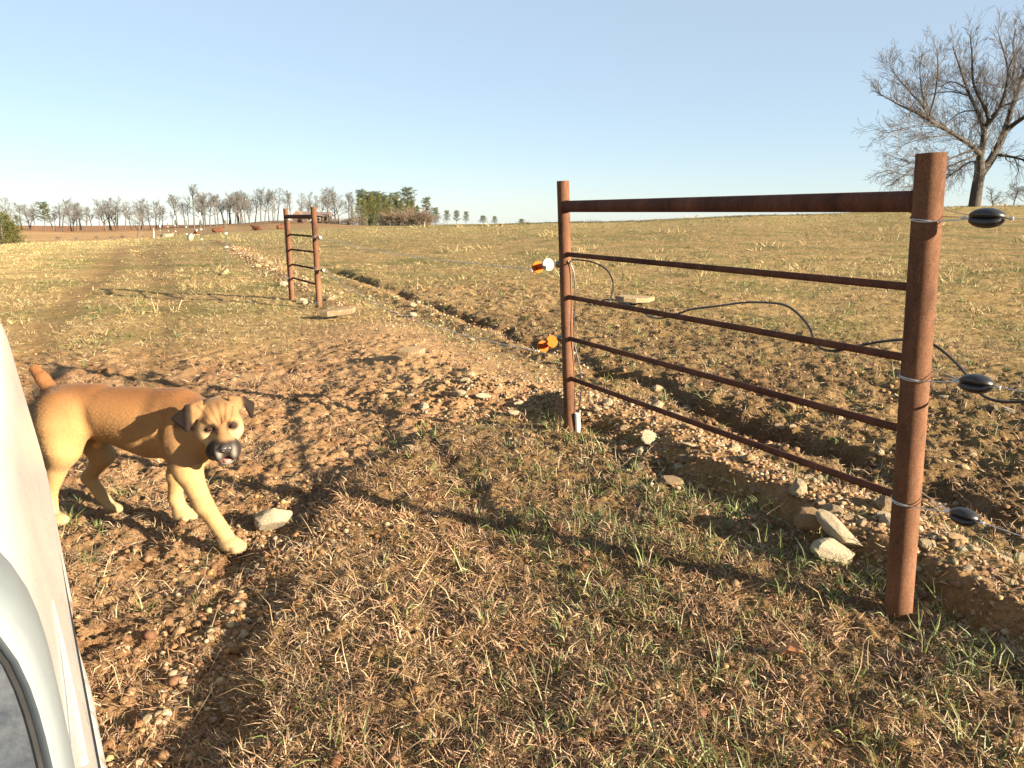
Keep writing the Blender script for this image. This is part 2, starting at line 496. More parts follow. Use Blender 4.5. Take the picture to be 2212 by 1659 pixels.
def polar(n, r0, r1, half=50):
    r = np.exp(rng.uniform(math.log(r0), math.log(r1), n))
    a = np.radians(rng.uniform(-half, half, n))
    return r * np.sin(a), r * np.cos(a)
def cover(x, y):
    m = masks(x, y); n1 = fbm(x, y, 1.5, 3, 201); n2 = fbm(x, y, .55, 4, 71)
    w = np.full(len(x), .75)
    w = w * (1 - .2 * np.clip(m["track"], 0, 1)) * (1 - .5 * np.clip(m["churn"] * (.5 + n1), 0, 1))
    w = w * (1 - .88 * m["berm"]) * (1 - .9 * m["ditch"]) * (1 - .85 * np.clip(m["mound"], 0, 1)) * (1 - .8 * m["heap"]) * (1 - .6 * m["rubble"])
    w = w * (1 - .9 * m["wheel"])
    w = w + .75 * m["bank"] * (1 - m["berm"])
    w = w * (.45 + sst(-.35, .3, n1))
    return np.clip(w, 0, 1.4), m, n2
def sprinkle(n, r0, r1, power=1.0, half=50):
    x, y = polar(n, r0, r1, half)
    w, m, n2 = cover(x, y)
    k = rng.random(n) < (w / 1.4) ** power
    return x[k], y[k]
def pick(pal, n, jit=.12):
    pal = np.array(pal); c = pal[rng.integers(0, len(pal), n)]
    return np.clip(.58 * c * (1 + rng.normal(0, jit, (n, 1))) * (1 + rng.normal(0, .04, (n, 3))), .01, .9)
STRAW = [(.50, .355, .20), (.42, .27, .15), (.58, .45, .27), (.29, .17, .095), (.37, .225, .13), (.46, .315, .19), (.20, .12, .07), (.33, .19, .115), (.26, .15, .085)]
PALE = [(.56, .42, .21), (.48, .355, .175), (.62, .49, .27), (.42, .31, .14), (.38, .30, .12)]
GREEN = [(.13, .17, .045), (.18, .22, .06), (.10, .14, .04), (.25, .27, .09), (.21, .21, .09)]

# loose straw litter, lying flat
x, y = sprinkle(330000, 1.0, 15, 1.0)
n = len(x); r = np.hypot(x, y)
blades("straw_litter", x, y, rng.uniform(0, 2 * np.pi, n), np.radians(rng.gamma(2.0, 7, n)),
       rng.uniform(.012, .065, n) * (1 + r * .05), rng.uniform(.0016, .0036, n) * (1 + r * .10), rng.normal(.25, .4, n),
       pick(STRAW, n), M["grass"])
tag(bpy.data.objects["straw_litter"], kind="stuff", label="trampled straw and dead grass stems lying on the soil")
x, y = polar(130000, 1.2, 16)
m = masks(x, y); k = rng.random(len(x)) < np.clip(.75 * m["track"] + .35 * m["churn"] + .25 * m["mound"], 0, 1) * (.35 + .9 * sst(-.25, .3, fbm(x, y, 1.3, 3, 431)))
x, y = x[k], y[k]; n = len(x); r = np.hypot(x, y)
tag(blades("straw_chaff", x, y, rng.uniform(0, 2 * np.pi, n), np.radians(rng.gamma(2.0, 4, n)), rng.uniform(.012, .05, n) * (1 + r * .06), rng.uniform(.0018, .0036, n) * (1 + r * .10), rng.normal(.1, .3, n),
       pick([(.50, .38, .22), (.42, .29, .16), (.58, .47, .29), (.36, .23, .13)], n), M["grass"]), kind="stuff", label="pale chaff and broken straw pressed into the muddy track")
# tufts: dry and green blades that radiate from a crown
def tufts(nt_, r0, r1, k, spread, lmin, lmax, wmin, wmax, gmask, half=50):
    x, y = sprinkle(nt_, r0, r1, 1.0, half)
    if gmask is not None:
        kk = rng.random(len(x)) < gmask(x, y); x, y = x[kk], y[kk]
    n = len(x)
    cnt = rng.integers(k // 2, k + k // 2, n)
    sc = np.repeat(rng.uniform(.6, 1.25, n), cnt)
    X = np.repeat(x, cnt); Y = np.repeat(y, cnt); N = len(X); r = np.hypot(X, Y)
    gro = 1 + r * .07
    az = rng.uniform(0, 2 * np.pi, N); q = rng.random(N) ** .6 * spread * sc * gro
    X = X + q * np.cos(az); Y = Y + q * np.sin(az)
    return X, Y, az + rng.normal(0, .5, N), rng.uniform(lmin, lmax, N) * sc * gro, rng.uniform(wmin, wmax, N) * (1 + r * .13), N
X, Y, az, L, W, N = tufts(27000, 1.0, 22, 13, .030, .018, .056, .0016, .0032, None)
r = np.hypot(X, Y)
c = pick(STRAW, N); pl = sst(6, 14, r)[:, None]; c = c * (1 - pl) + pick(PALE, N) * pl
o = blades("dry_grass", X, Y, az, np.radians(rng.uniform(8, 62, N)), L, W, rng.normal(.5, .35, N), c, M["grass"])
tag(o, kind="stuff", label="short dry tan grass tufts over the bank and the pasture")
def gm1(x, y):
    m = masks(x, y)
    edge = np.exp(-((m["o"] + .12) / .3) ** 2) * (1 - sst(3.2, 4.2, m["t"]))
    return np.clip((.07 + .2 * sst(-.6, .9, x)) + .85 * edge * sst(-.2, .25, fbm(x, y, 1.1, 2, 211)) + .4 * sst(.0, .35, fbm(x, y, .8, 3, 221)) - .1 * m["track"], 0, 1)
X, Y, az, L, W, N = tufts(13000, 1.0, 20, 9, .022, .03, .10, .0020, .0040, gm1)
o = blades("green_grass", X, Y, az, np.radians(rng.uniform(22, 82, N)), L, W, rng.normal(.45, .3, N), pick(GREEN, N), M["green"])
tag(o, kind="stuff", label="fresh green grass blades among the dead grass")
# long bent dead stems
x, y = sprinkle(1800, 1.0, 7, 1.0); n = len(x)
o = blades("dead_stems", x, y, rng.uniform(0, 2 * np.pi, n), np.radians(rng.uniform(5, 70, n)), rng.uniform(.09, .2, n), rng.uniform(.002, .0036, n),
           rng.normal(.6, .4, n), pick([(.58, .45, .28), (.5, .36, .2)], n), M["grass"])
tag(o, kind="stuff", label="long pale dead grass stems standing out of the turf")
# the open pasture further off
X, Y, az, L, W, N = tufts(42000, 9, 85, 6, .05, .03, .07, .0018, .0036, None, 42)
pal = pick(PALE, N); g = pick(GREEN, N) * 1.35
gsel = (rng.random(N) < np.clip(.20 + 1.1 * fbm(X, Y, .55, 4, 71) - .22 * sst(1, 9, -(X + .42 * Y + 1)), .02, .8))[:, None]
pal = pal * (.78 + .62 * sst(-1, 5, -(X + .42 * Y + 1)))[:, None]
o = blades("pasture_grass", X, Y, az, np.radians(rng.uniform(10, 50, N)), L * .62, W * .85, rng.normal(.4, .3, N), np.where(gsel, g, pal), M["grass"])
tag(o, kind="stuff", label="short pale winter pasture grass on the open field")

X, Y, az, L, W, N = tufts(900, 12, 85, 26, .16, .10, .20, .003, .006, lambda x, y: sst(.05, .4, fbm(x, y, .22, 3, 441)), 42)
o = blades("rank_grass", X, Y, az, np.radians(rng.uniform(20, 70, N)), L * .6, W * .8, rng.normal(.5, .3, N), pick([(.60, .46, .24), (.50, .37, .19), (.38, .33, .15), (.44, .32, .16)], N), M["grass"])
tag(o, kind="stuff", label="taller rank clumps of dead grass scattered through the pasture")

# ------------------------------------------------------------------ stones
def stone_mesh(name, seed, flat=1.0, sub=2, mat=None, smooth=False):
    r = random.Random(seed)
    bm = bmesh.new(); bmesh.ops.create_icosphere(bm, subdivisions=sub, radius=1.0)
    pl = [(Vector((r.gauss(0, 1), r.gauss(0, 1), r.gauss(0, 1))).normalized(), r.uniform(.55, .86)) for _ in range(9)]
    for v in bm.verts:
        for n_, h in pl:
            d = v.co.dot(n_)
            if d > h: v.co -= n_ * (d - h)
        v.co *= 1 + r.uniform(-.025, .025)
        v.co.z *= flat
    me = bpy.data.meshes.new(name); bm.to_mesh(me); bm.free()
    if mat: me.materials.append(mat)
    return me
def stone_mat(name, stops, bmp=.004):
    m, nt, bs = mat_new(name)
    co = objco(nt)
    oi = nt.nodes.new("ShaderNodeObjectInfo")
    n1 = noise(nt, 2.2, 6, .7, co)
    ad = nt.nodes.new("ShaderNodeMath"); ad.operation = 'MULTIPLY_ADD'
    nt.links.new(oi.outputs["Random"], ad.inputs[0]); ad.inputs[1].default_value = .5
    sb = nt.nodes.new("ShaderNodeMath"); sb.operation = 'SUBTRACT'
    nt.links.new(n1, sb.inputs[0]); sb.inputs[1].default_value = .25
    nt.links.new(sb.outputs[0], ad.inputs[2])
    c = ramp(nt, ad.outputs[0], [(p_, tuple(.64 * q_ for q_ in c_)) for p_, c_ in stops])
    n2 = noise(nt, 14, 5, .7, co)
    c = mix(nt, c, ramp(nt, n2, [(.3, (.68, .66, .64)), (.7, (1.15, 1.15, 1.15))]), 1.0, 'MULTIPLY')
    nt.links.new(c, bs.inputs["Base Color"]); bs.inputs["Roughness"].default_value = .88
    bs.inputs["Specular IOR Level"].default_value = .25
    bump(nt, bs, n2, .6, bmp * 12)
    return m
SM = stone_mat("tan_fieldstone", [(.1, (.24, .15, .08)), (.35, (.42, .32, .19)), (.55, (.50, .42, .29)), (.8, (.46, .27, .11))])
SPALE = stone_mat("pale_fieldstone", [(.1, (.40, .32, .21)), (.45, (.54, .47, .34)), (.8, (.50, .38, .22))])
SDARK = stone_mat("brown_fieldstone", [(.1, (.18, .12, .07)), (.5, (.30, .22, .13)), (.8, (.36, .22, .10))])
protos = [stone_mesh("stone", 40 + i, random.choice([.55, .7, .85]), 2, SM) for i in range(10)]
pale_p = [stone_mesh("pale_stone", 70 + i, random.choice([.6, .75]), 3, SPALE) for i in range(4)]
dark_p = [stone_mesh("brown_stone", 90 + i, .7, 2, SDARK) for i in range(3)]
def slab_mesh(name, seed, mat):
    r = random.Random(seed); n = r.choice([6, 7, 8]); pts = []
    for i in range(n):
        a = 2 * math.pi * (i + r.uniform(-.3, .3)) / n; k = r.uniform(.75, 1.1)
        pts.append((math.cos(a) * k, math.sin(a) * k))
    vs = []
    for z, k in ((-.22, .96), (.10, 1.0), (.20, .93)):
        for x_, y_ in pts: vs.append((x_ * k + r.uniform(-.03, .03), y_ * k + r.uniform(-.03, .03), z + .06 * x_ + r.uniform(-.035, .035)))
    fs = [tuple(range(n - 1, -1, -1))]
    for l in range(2):
        for i in range(n): fs.append((l * n + i, l * n + (i + 1) % n, (l + 1) * n + (i + 1) % n, (l + 1) * n + i))
    c = len(vs); vs.append((.05, 0, .22)); fs += [(2 * n + i, 2 * n + (i + 1) % n, c) for i in range(n)]
    me = bpy.data.meshes.new(name); me.from_pydata(vs, [], fs); me.materials.append(mat)
    return me
SSLAB = stone_mat("tan_slab", [(.1, (.30, .20, .11)), (.45, (.44, .33, .20)), (.8, (.40, .25, .12))])
slab_p = [slab_mesh("stone_slab", 110 + i, SSLAB) for i in range(4)]
def gpt(u, v):
    r = ray(u, v); d = (HC) / -r[2]; q = CAM + r * d
    for _ in range(12):
        z = base_h(np.array([q[0]]), np.array([q[1]]))[0]
        q = CAM + r * ((z - HC) / r[2])
    for _ in range(6):
        z = .5 * q[2] + .5 * zg(q[0], q[1]); q = CAM + r * ((z - HC) / r[2])
    return q
def stone(me, x, y, s, label, group=None, rot=None, name="stone", sink=.35, z=None):
    o = bpy.data.objects.new(name, me); COL.objects.link(o)
    s = s if isinstance(s, tuple) else (s, s * random.uniform(.7, 1), s * random.uniform(.65, .95))
    o.location = (x, y, (zg(x, y) if z is None else z) + s[2] * .62 * (1 - sink))
    o.scale = s
    o.rotation_euler = rot if rot else (random.uniform(-.35, .35), random.uniform(-.35, .35), random.uniform(0, 6.28))
    return tag(o, label, "stone", group)
def stone_px(me, u, v, wpx, label, **k):
    q = gpt(u, v)
    d = np.linalg.norm(q - CAM)
    s = wpx * d / F / 2
    sh = k.pop("shape", (1, .8, .75))
    return stone(me, q[0], q[1], (s * sh[0], s * sh[1], s * sh[2]), label, **k)
stone_px(pale_p[0], 592, 1150, 78, "pale blocky stone lying alone just in front of the dog's stepping paw", rot=(.15, -.2, .5), shape=(1, .8, 1.15), sink=-.1)
stone_px(slab_p[0], 1372, 660, 98, "flat pale stone slab in the field behind the second rail of the near panel", rot=(.03, .06, .2), shape=(1, .75, .42), sink=.1, name="stone_slab")
stone_px(slab_p[1], 733, 690, 84, "long flat slab casting a dark shadow beside the base of the far panel", rot=(.05, -.06, .25), shape=(1, .45, .6), sink=-.05, name="stone_slab")
stone_px(slab_p[2], 890, 780, 66, "tan layered slab on the smooth mound midway between the two panels", rot=(.35, .05, .3), shape=(1, .5, .9), sink=-.05, name="stone_slab")
stone_px(pale_p[1], 1110, 897, 32, "white squared stone at the near edge of the heap left of the middle post", rot=(.1, .1, .7), sink=.1)
stone_px(pale_p[2], 1121, 874, 26, "upright white stone behind the squared one in the heap", rot=(1.2, .1, .3), sink=.1)
stone_px(pale_p[3], 1047, 860, 42, "long white stone lying on top of the rubble heap", rot=(.1, .1, .3), shape=(1, .4, .45), sink=0)
stone_px(protos[1], 1064, 822, 32, "orange tinted flat stone at the back of the rubble heap", rot=(.2, .1, .1), shape=(1, .7, .5))
stone_px(protos[3], 1162, 871, 16, "small orange pebble stone in the shade left of the middle post")
stone_px(pale_p[0], 1404, 958, 44, "large yellowish stone standing on the shaded side of the berm near the middle post", rot=(.9, .2, .4), shape=(1.2, 1, .8), sink=-.1)
stone_px(dark_p[0], 1381, 1014, 36, "grey stone low in the shade at the foot of the berm", rot=(.3, 0, .3), shape=(1, .8, .5))
stone_px(dark_p[1], 1446, 1045, 62, "mossy brown stone half buried at the foot of the berm", rot=(.1, .1, -.1), shape=(1, .6, .5))
stone_px(dark_p[2], 1748, 1150, 92, "grey brown boulder at the back of the cluster left of the near post", rot=(.1, .15, .1), shape=(1, .8, .75), sink=-.05)
stone_px(pale_p[1], 1812, 1168, 120, "long wedge of tan stone leaning on edge in the cluster left of the near post", rot=(.35, .45, -1.0), shape=(1, .36, .55), sink=-.25)
stone_px(pale_p[3], 1799, 1214, 92, "rounded pale boulder in front of the cluster left of the near post", rot=(.05, .1, .1), shape=(1, .75, .8), sink=-.05)
stone_px(dark_p[0], 1738, 1190, 56, "dark shaded stone under the boulders left of the near post", rot=(.1, .1, .8), shape=(1, .8, .5))
stone_px(protos[2], 1685, 926, 28, "orange stone in the ditch seen between the lower rails", rot=(.5, .2, .3))
stone_px(pale_p[2], 1712, 928, 22, "round whitish stone beside the orange one in the ditch", shape=(1, .95, .9))
stone_px(pale_p[0], 1486, 966, 34, "flat white stone lit on the crest of the berm", shape=(1, .7, .5))
stone_px(pale_p[1], 2040, 858, 22, "small pale stone right of the near post under the second insulator", shape=(1, .7, .6))
stone_px(dark_p[1], 2136, 890, 40, "grey stone half in shade beyond the black cable at the right", shape=(1, .7, .6))
stone_px(pale_p[2], 2178, 889, 30, "pale stone lit beside the grey stone beyond the black cable", shape=(1, .7, .6))
stone_px(protos[5], 685, 1140, 20, "round brown stone alone on the track right of the dog's stone", shape=(1, .95, .95))
stone_px(pale_p[3], 650, 652, 26, "pale stone at the foot of the far panel's left post", shape=(1, .8, .7))
stone_px(pale_p[0], 613, 616, 18, "upright pale stone left of the far panel", rot=(1.1, 0, .2))
stone_px(slab_p[3], 486, 594, 26, "pale flat stones edge beside the first white tipped post", shape=(1, .6, 1.2), name="stone_slab")
stone_px(pale_p[1], 890, 685, 26, "white stone on the lip of the dark ditch behind the gate wire", shape=(1, .8, .8), sink=0)
stone_px(pale_p[2], 412, 521, 20, "pale block of stone at the foot of the fence line far up the field", shape=(1, .8, 1.4), sink=0)
for u, v, w in [(429, 1381, 20), (454, 1379, 20), (532, 1341, 24), (525, 1377, 26), (556, 1366, 16), (602, 1336, 34), (497, 1399, 28), (455, 1409, 22), (407, 1493, 16),
                (380, 1499, 22), (395, 1470, 22), (495, 1533, 36), (468, 1642, 18), (316, 1556, 28), (512, 1352, 14), (573, 1380, 14), (588, 1378, 16), (585, 1416, 12), (340, 1545, 18), (430, 1530, 14)]:
    stone_px(random.choice(protos + pale_p), u, v, w, "small tan stone pressed into the muddy rut beside the grass bank", group="stones in the muddy rut", shape=(1, random.uniform(.6, .9), random.uniform(.5, .75)))
# rubble along the berm, the heap and the far fence line
def scatter(n, fn, smin, smax, label, group):
    c = 0
    while c < n:
        x_, y_ = fn()
        s = smin + (smax - smin) * random.random() ** 2.4
        stone(random.choice(protos + protos + dark_p + pale_p[:2]), x_, y_, s, label, group, sink=random.uniform(.35, .75)); c += 1
def along(t0, t1, o0, o1):
    def f():
        t = random.uniform(t0, t1); o = random.uniform(o0, o1)
        p_ = R0 + FD * t + FN * o
        return float(p_[0]), float(p_[1])
    return f
scatter(110, along(-.9, 3.0, .12, 1.0), .022, .066, "angular tan stone on the gravel berm behind the near pipe panel", "stones on the berm behind the near panel")
scatter(34, along(-.8, 4.0, 1.0, 2.2), .02, .06, "tan stone on the churned soil around the ditch behind the near panel", "stones around the ditch")
scatter(45, along(-1.8, .5, .25, 1.7), .02, .06, "angular tan stone on the gravel right of the near post", "stones right of the near post")
scatter(30, lambda: (random.gauss(-.08, .3), random.gauss(5.75, .26)), .022, .06, "tan rubble stone in the heap left of the middle post", "stones in the rubble heap")
scatter(40, along(4.2, 12, .55, 1.5), .025, .075, "pale rubble stone along the ditch behind the gate wires", "stones along the ditch behind the gate wires")
scatter(36, along(10.2, 34, -.45, .35), .035, .11, "pale stone in the rubble line running up the fence", "stones in the rubble line up the fence")

# gravel and crumbs of soil: far more than anyone could count
def gravel(name, xs, ys, size, cols, label):
    base = []
    for i in range(6):
        r = np.random.default_rng(i + 300)
        bm = bmesh.new(); bmesh.ops.create_icosphere(bm, subdivisions=1, radius=1.0)
        v = np.array([q.co for q in bm.verts]); f = np.array([[w.index for w in q.verts] for q in bm.faces]); bm.free()
        v = v * r.uniform(.72, 1.12, (len(v), 1)) * np.array([1, r.uniform(.6, .95), r.uniform(.45, .8)])
        base.append(v)
    n = len(xs); zs = height(xs, ys)
    b = np.array(base)[rng.integers(0, 6, n)] * size[:, None, None]
    a = rng.uniform(0, 6.28, n); ca, sa = np.cos(a)[:, None], np.sin(a)[:, None]
    vx = b[:, :, 0] * ca - b[:, :, 1] * sa + xs[:, None]; vy = b[:, :, 0] * sa + b[:, :, 1] * ca + ys[:, None]
    vz = b[:, :, 2] + zs[:, None] + size[:, None] * .18
    k = b.shape[1]
    V = np.stack([vx, vy, vz], -1).reshape(-1, 3)
    L = (f[None] + (np.arange(n) * k)[:, None, None]).reshape(-1)
    nf = n * len(f)
    o = fast_mesh(name, V, L, np.arange(nf) * 3, np.full(nf, 3), M["gravel"], np.repeat(cols, k, 0))
    return tag(o, kind="stuff", label=label)
def rand_along(n, t0, t1, om, os_):
    t = rng.uniform(t0, t1, n); o = rng.normal(om, os_, n)
    return R0[0] + FD[0] * t + FN[0] * o, R0[1] + FD[1] * t + FN[1] * o
xs, ys = [], []
for args in [(4200, -1.2, 3.2, .5, .26), (900, -1.2, 5, 1.5, .5), (1700, -1.2, 3.3, .14, .10), (1500, 3.4, 12, .8, .5), (1300, 10, 36, 0, .3)]:
    a_, b_ = rand_along(*args); xs.append(a_); ys.append(b_)
xs.append(rng.normal(-.1, .42, 1300)); ys.append(rng.normal(5.75, .34, 1300))
xs.append(rng.normal(-1.0, .16, 350)); ys.append(rng.normal(3.15, .13, 350))
e = rng.uniform(1.2, 4.2, 1300); xs.append(np.interp(e, _EY, _EX) - np.abs(rng.normal(.12, .14, 1300))); ys.append(e)
xs = np.concatenate(xs); ys = np.concatenate(ys)
r = np.hypot(xs, ys)
gravel("gravel", xs, ys, (.005 + .016 * rng.random(len(xs)) ** 2) * (1 + np.clip(r - 6, 0, 20) * .08),
       pick([(.40, .28, .16), (.34, .20, .10), (.46, .36, .23), (.27, .165, .09), (.38, .21, .09), (.32, .23, .15), (.24, .15, .085)], len(xs)), "loose tan gravel along the berm, the ditch and the track")
x, y = polar(34000, 1.0, 15)
m = masks(x, y)
w = np.clip(m["track"] + m["churn"] * 1.0 + m["heap"] * .5 + .25 * m["bank"] + m["ditch"] * .4, 0, 1) * sst(-.2, .3, fbm(x, y, 1.8, 3, 301)) * (1 - .6 * m["mound"])
k = rng.random(len(x)) < w; x, y = x[k], y[k]
gravel("soil_crumbs", x, y, (.004 + .02 * rng.random(len(x)) ** 3) * (1 + np.hypot(x, y) * .06),
       pick([(.26, .145, .07), (.20, .105, .05), (.32, .19, .10)], len(x)), "crumbled clods of brown soil on the churned track")

# ------------------------------------------------------------------ pipe panels
def on_fence(u, v, off=0.0):
    """point on the vertical plane through the two near posts, shifted to the right by off"""
    r = ray(u, v); n = np.array([FN[0], FN[1], 0]); p0 = np.array([R0[0], R0[1], 0]) + n * off
    t = ((p0 - CAM) @ n) / (r @ n)
    return CAM + r * t
def pipe_end(mb, p, d, r):      # a small ring so that the pipe reads as hollow
    pass
def pipe(name, a, b, r, mat, parent, n=24, hollow_top=False):
    m = MB(); a = np.array(a); b = np.array(b)
    k = 9
    pts = [a + (b - a) * i / k for i in range(k + 1)]
    if hollow_top:
        m.tube(pts + [b + (b - a) * .0001, b + (b - a) * .0002, b - (b - a) * .02], [r] * (k + 1) + [r * .995, r * .86, r * .85], n)
    else:
        m.tube(pts, r, n)
    return m.build(name, mat, parent)
def weld(name, p, d, r0, r1, mat, parent):
    m = MB(); d = np.array(d) / np.linalg.norm(d)
    m.tube([p - d * .012, p - d * .004, p + d * .006, p + d * .014], [r0 * .98, r1, r1 * .97, r0 * .98], 16)
    return m.build(name, mat, parent)
Rb = P(1938, 1355, 2.473); Rt = P(2012, 331, 2.473)
Lb = P(1232, 950, 4.778); Lt = P(1216, 391, 4.778)
panel = empty("pipe_fence", (0, 0, 0), "near rusty pipe fence panel of two posts, thick top rail and four thin rails", "fence panel", "rusty pipe fence panels")
Rdn = Rb + (Rb - Rt) * .2; Ldn = Lb + (Lb - Lt) * .2
pipe("post", Rdn, Rt, .0435, M["rust"], panel, 28, True)["label"] = "thick near post with wire loops around it"
pipe("post", Ldn, Lt, .0365, M["rust"], panel, 28, True)["label"] = "thinner far post"
def at_v(a, b, v):
    best = None
    for i in range(801):
        q = a + (b - a) * i / 800; d = q - CAM
        vv = 829.5 - F * (d @ UP) / (d @ FW)
        if best is None or abs(vv - v) < best[0]: best = (abs(vv - v), q)
    return best[1]
for vr, vl, rad, nm in [(435, 446, .033, "top_rail"), (622, 549, .0135, "rail"), (777, 641, .0135, "rail"), (932, 730, .0135, "rail"), (1077, 816, .0135, "rail")]:
    a = at_v(Rb, Rt, vr); b = at_v(Lb, Lt, vl)
    d = (b - a) / np.linalg.norm(b - a)
    rl = pipe(nm, a + d * .03, b - d * .025, rad, M["rust_dark"], panel, 20)
    weld("weld_bead", a + d * .044, d, rad, rad * 1.16, M["rust_dark"], rl)
    weld("weld_bead", b - d * .038, d, rad, rad * 1.14, M["rust_dark"], rl)

FR = gpt(690, 664); FL = gpt(630, 646)
FRt = P(677, 447, FR[1]); FLt = P(617, 450.5, FL[1])
fpan = empty("pipe_fence", (0, 0, 0), "far rusty pipe fence panel standing across the gate opening beyond the mound", "fence panel", "rusty pipe fence panels")
pipe("post", FR + (FR - FRt) * .2, FRt, .043, M["rust"], fpan, 18, True)
pipe("post", FL + (FL - FLt) * .2, FLt, .041, M["rust"], fpan, 18, True)
for vr, vl, rad, nm in [(468, 468, .032, "top_rail"), (511, 506, .0155, "rail"), (545, 538, .0155, "rail"), (581, 570, .0155, "rail"), (615, 599, .0155, "rail")]:
    a = at_v(FR, FRt, vr); b = at_v(FL, FLt, vl)
    pipe(nm, a, b, rad, M["rust_dark"], fpan, 14)
# the short pipe set just in front of the far panel's left post
d_ = FL[1] - .13
sp = empty("pipe_post", (0, 0, 0), "short rusty pipe post with a bright cut top set against the far panel's left post", "post")
b_ = P(631, 647, d_); t_ = P(621, 474, d_)
pipe("post_pipe", b_ + (b_ - t_) * .15, t_, .038, M["rust"], sp, 16, True)
m_ = MB(); m_.tube([t_ - np.array([0, 0, .004]), t_ + np.array([0, 0, .006])], [.040, .0385], 16)
m_.build("cut_rim", plain("bright_cut_steel", (.62, .42, .30), .6, 0, .15, 50), sp)

# wire loops round posts, strain insulators, fence wires
def loop_pts(c, ax, r, tilt, pull, n=26):
    """a loop round a post drawn towards pull"""
    pts = []
    pl = np.array([pull[0], pull[1], 0.0]); pl /= np.linalg.norm(pl); side = np.array([-pl[1], pl[0], 0])
    for i in range(n + 1):
        a = math.radians(40) + (2 * math.pi - math.radians(80)) * i / n
        q = c + r * (math.cos(a) * pl + math.sin(a) * side)
        q = q + np.array([0, 0, tilt * math.sin(a) + .012 * math.cos(a * .5)])
        pts.append(q)
    return pts
TOW = -FD       # towards the camera, along the fence
def insulator(c, d, size, label):
    """black strain insulator: two ribbed lobes with a waist, a groove of wire at each end"""
    d = np.array(d) / np.linalg.norm(d)
    e = empty("strain_insulator", (0, 0, 0), label, "insulator", "black strain insulators on the fence wires")
    L = size
    s = np.cross(d, [0, 0, 1.0]); s /= np.linalg.norm(s); up = np.cross(s, d)
    m = MB()
    for off, hh in ((.125, .155), (-.125, .155)):
        vs = []; fs = []; n, k = 18, 20
        for i in range(n + 1):
            f = -1 + 2 * i / n; w = (1 - abs(f) ** 2.6) ** .55 * .30 + .015; hq = (1 - abs(f) ** 2.4) ** .6 * hh + .02
            for j in range(k):
                q = 2 * math.pi * j / k
                vs.append(c + d * L * .5 * f + s * L * w * math.cos(q) + up * L * (off * (1 - .55 * f * f) + hq * math.sin(q)))
        for i in range(n):
            for j in range(k): fs.append((i * k + j, i * k + (j + 1) % k, (i + 1) * k + (j + 1) % k, (i + 1) * k + j))
        fs += [tuple(range(k))[::-1], tuple(n * k + j for j in range(k))]
        m.add(vs, fs)
    m.build("insulator_body", M["black"], e)
    m = MB(); m.tube([c - d * L * .46, c + d * L * .46], L * .085, 12); m.build("insulator_core", M["black"], e)
    m = MB(); s = np.cross(d, [0, 0, 1.0]); s /= np.linalg.norm(s)
    up = np.cross(s, d)
    for sg in (-1, 1):
        f = -1 if sg < 0 else 1
        q = [c + d * L * f * .66, c + d * L * f * .5 - s * L * .14, c + d * L * f * .3 - s * L * .27, c + d * L * f * .02 - s * L * .31]
        m.tube(q, .0018, 6)
    m.tube([c + d * L * .62, c + d * L * .72], .0055, 8); m.tube([c - d * L * .60, c - d * L * .70], .0045, 8)
    m.build("wire_grip", M["wire"], e)
    return e
def wire(name, pts, r, label, cat="wire", group=None, mat=None):
    m = MB(); m.tube(pts, r, 6)
    o = m.build(name, mat or M["wire"])
    return tag(o, label, cat, group)
def sagged(a, b, sag, n=14):
    return [np.array(a) + (np.array(b) - np.array(a)) * i / n - np.array([0, 0, 4 * sag * (i / n) * (1 - i / n)]) for i in range(n + 1)]
names = ["top", "middle", "lowest"]
for k, (vp, uu, vv, size, extra) in enumerate([(469, 2131, 471, .098, "at eye height against the grass"), (808, 2108, 829, .098, "in front of the looped black cable"), (1075, 2082, 1116, .088, "low over the gravel")]):
    c0 = at_v(Rb, Rt, vp)
    ins = on_fence(uu, vv)
    d = ins - c0; d /= np.linalg.norm(d)
    m = MB()
    for tl, dz in ((.010, .004), (-.006, -.006)):
        lp = [c0 + d * .16] + [q + np.array([0, 0, dz]) for q in loop_pts(c0, None, .0455, tl, d)] + [c0 + d * .16]
        m.tube(lp, .0017, 6, True)
    m.tube([c0 + d * .145, c0 + d * .20], .0055, 8)
    m.tube(sagged(c0 + d * .16, ins - d * size * .6, .002, 6), .0017, 6)
    o = m.build("wire_loop", M["wire"]); tag(o, "%s galvanised wire loop tied round the near rusty post" % names[k], "wire loop", "wire loops on the near post")
    insulator(ins, d, size, "%s black strain insulator right of the near post, %s" % (names[k], extra))
    wire("fence_wire", sagged(ins + d * size * .6, ins + d * 3.2, .01, 8), .0014, "%s galvanised wire running off right from the black insulators" % names[k], "wire", "wires right of the near post")

# small insulators and wire ties on the far panel
fd = np.array([FN[0] * .3 + -FD[0] * .95, FN[1] * .3 - FD[1] * .95, 0])
far_ins = []
for (u, v), lb in zip([(692, 513.5), (699, 584)], ["upper small black insulator with a white core on the far panel", "lower small black insulator with a white core on the far panel"]):
    c0 = at_v(FR, FRt, v)
    q = P(u, v, c0[1] - .12)
    e = empty("hook_insulator", (0, 0, 0), lb, "insulator", "hook insulators on the far panel")
    d = q - c0; d /= np.linalg.norm(d)
    m = MB(); m.tube([q - d * .045, q - d * .04, q - d * .01, q + d * .005, q + d * .006], [.010, .026, .03, .026, .014], 14); m.build("insulator_body", M["black"], e)
    m = MB(); m.tube([q + d * .004, q + d * .012, q + d * .016], [.018, .015, .008], 12); m.build("insulator_core", M["white_plastic"], e)
    m = MB(); m.tube([c0, q - d * .03], .008, 8); m.build("stem", M["black"], e)
    far_ins.append(q + d * .02)
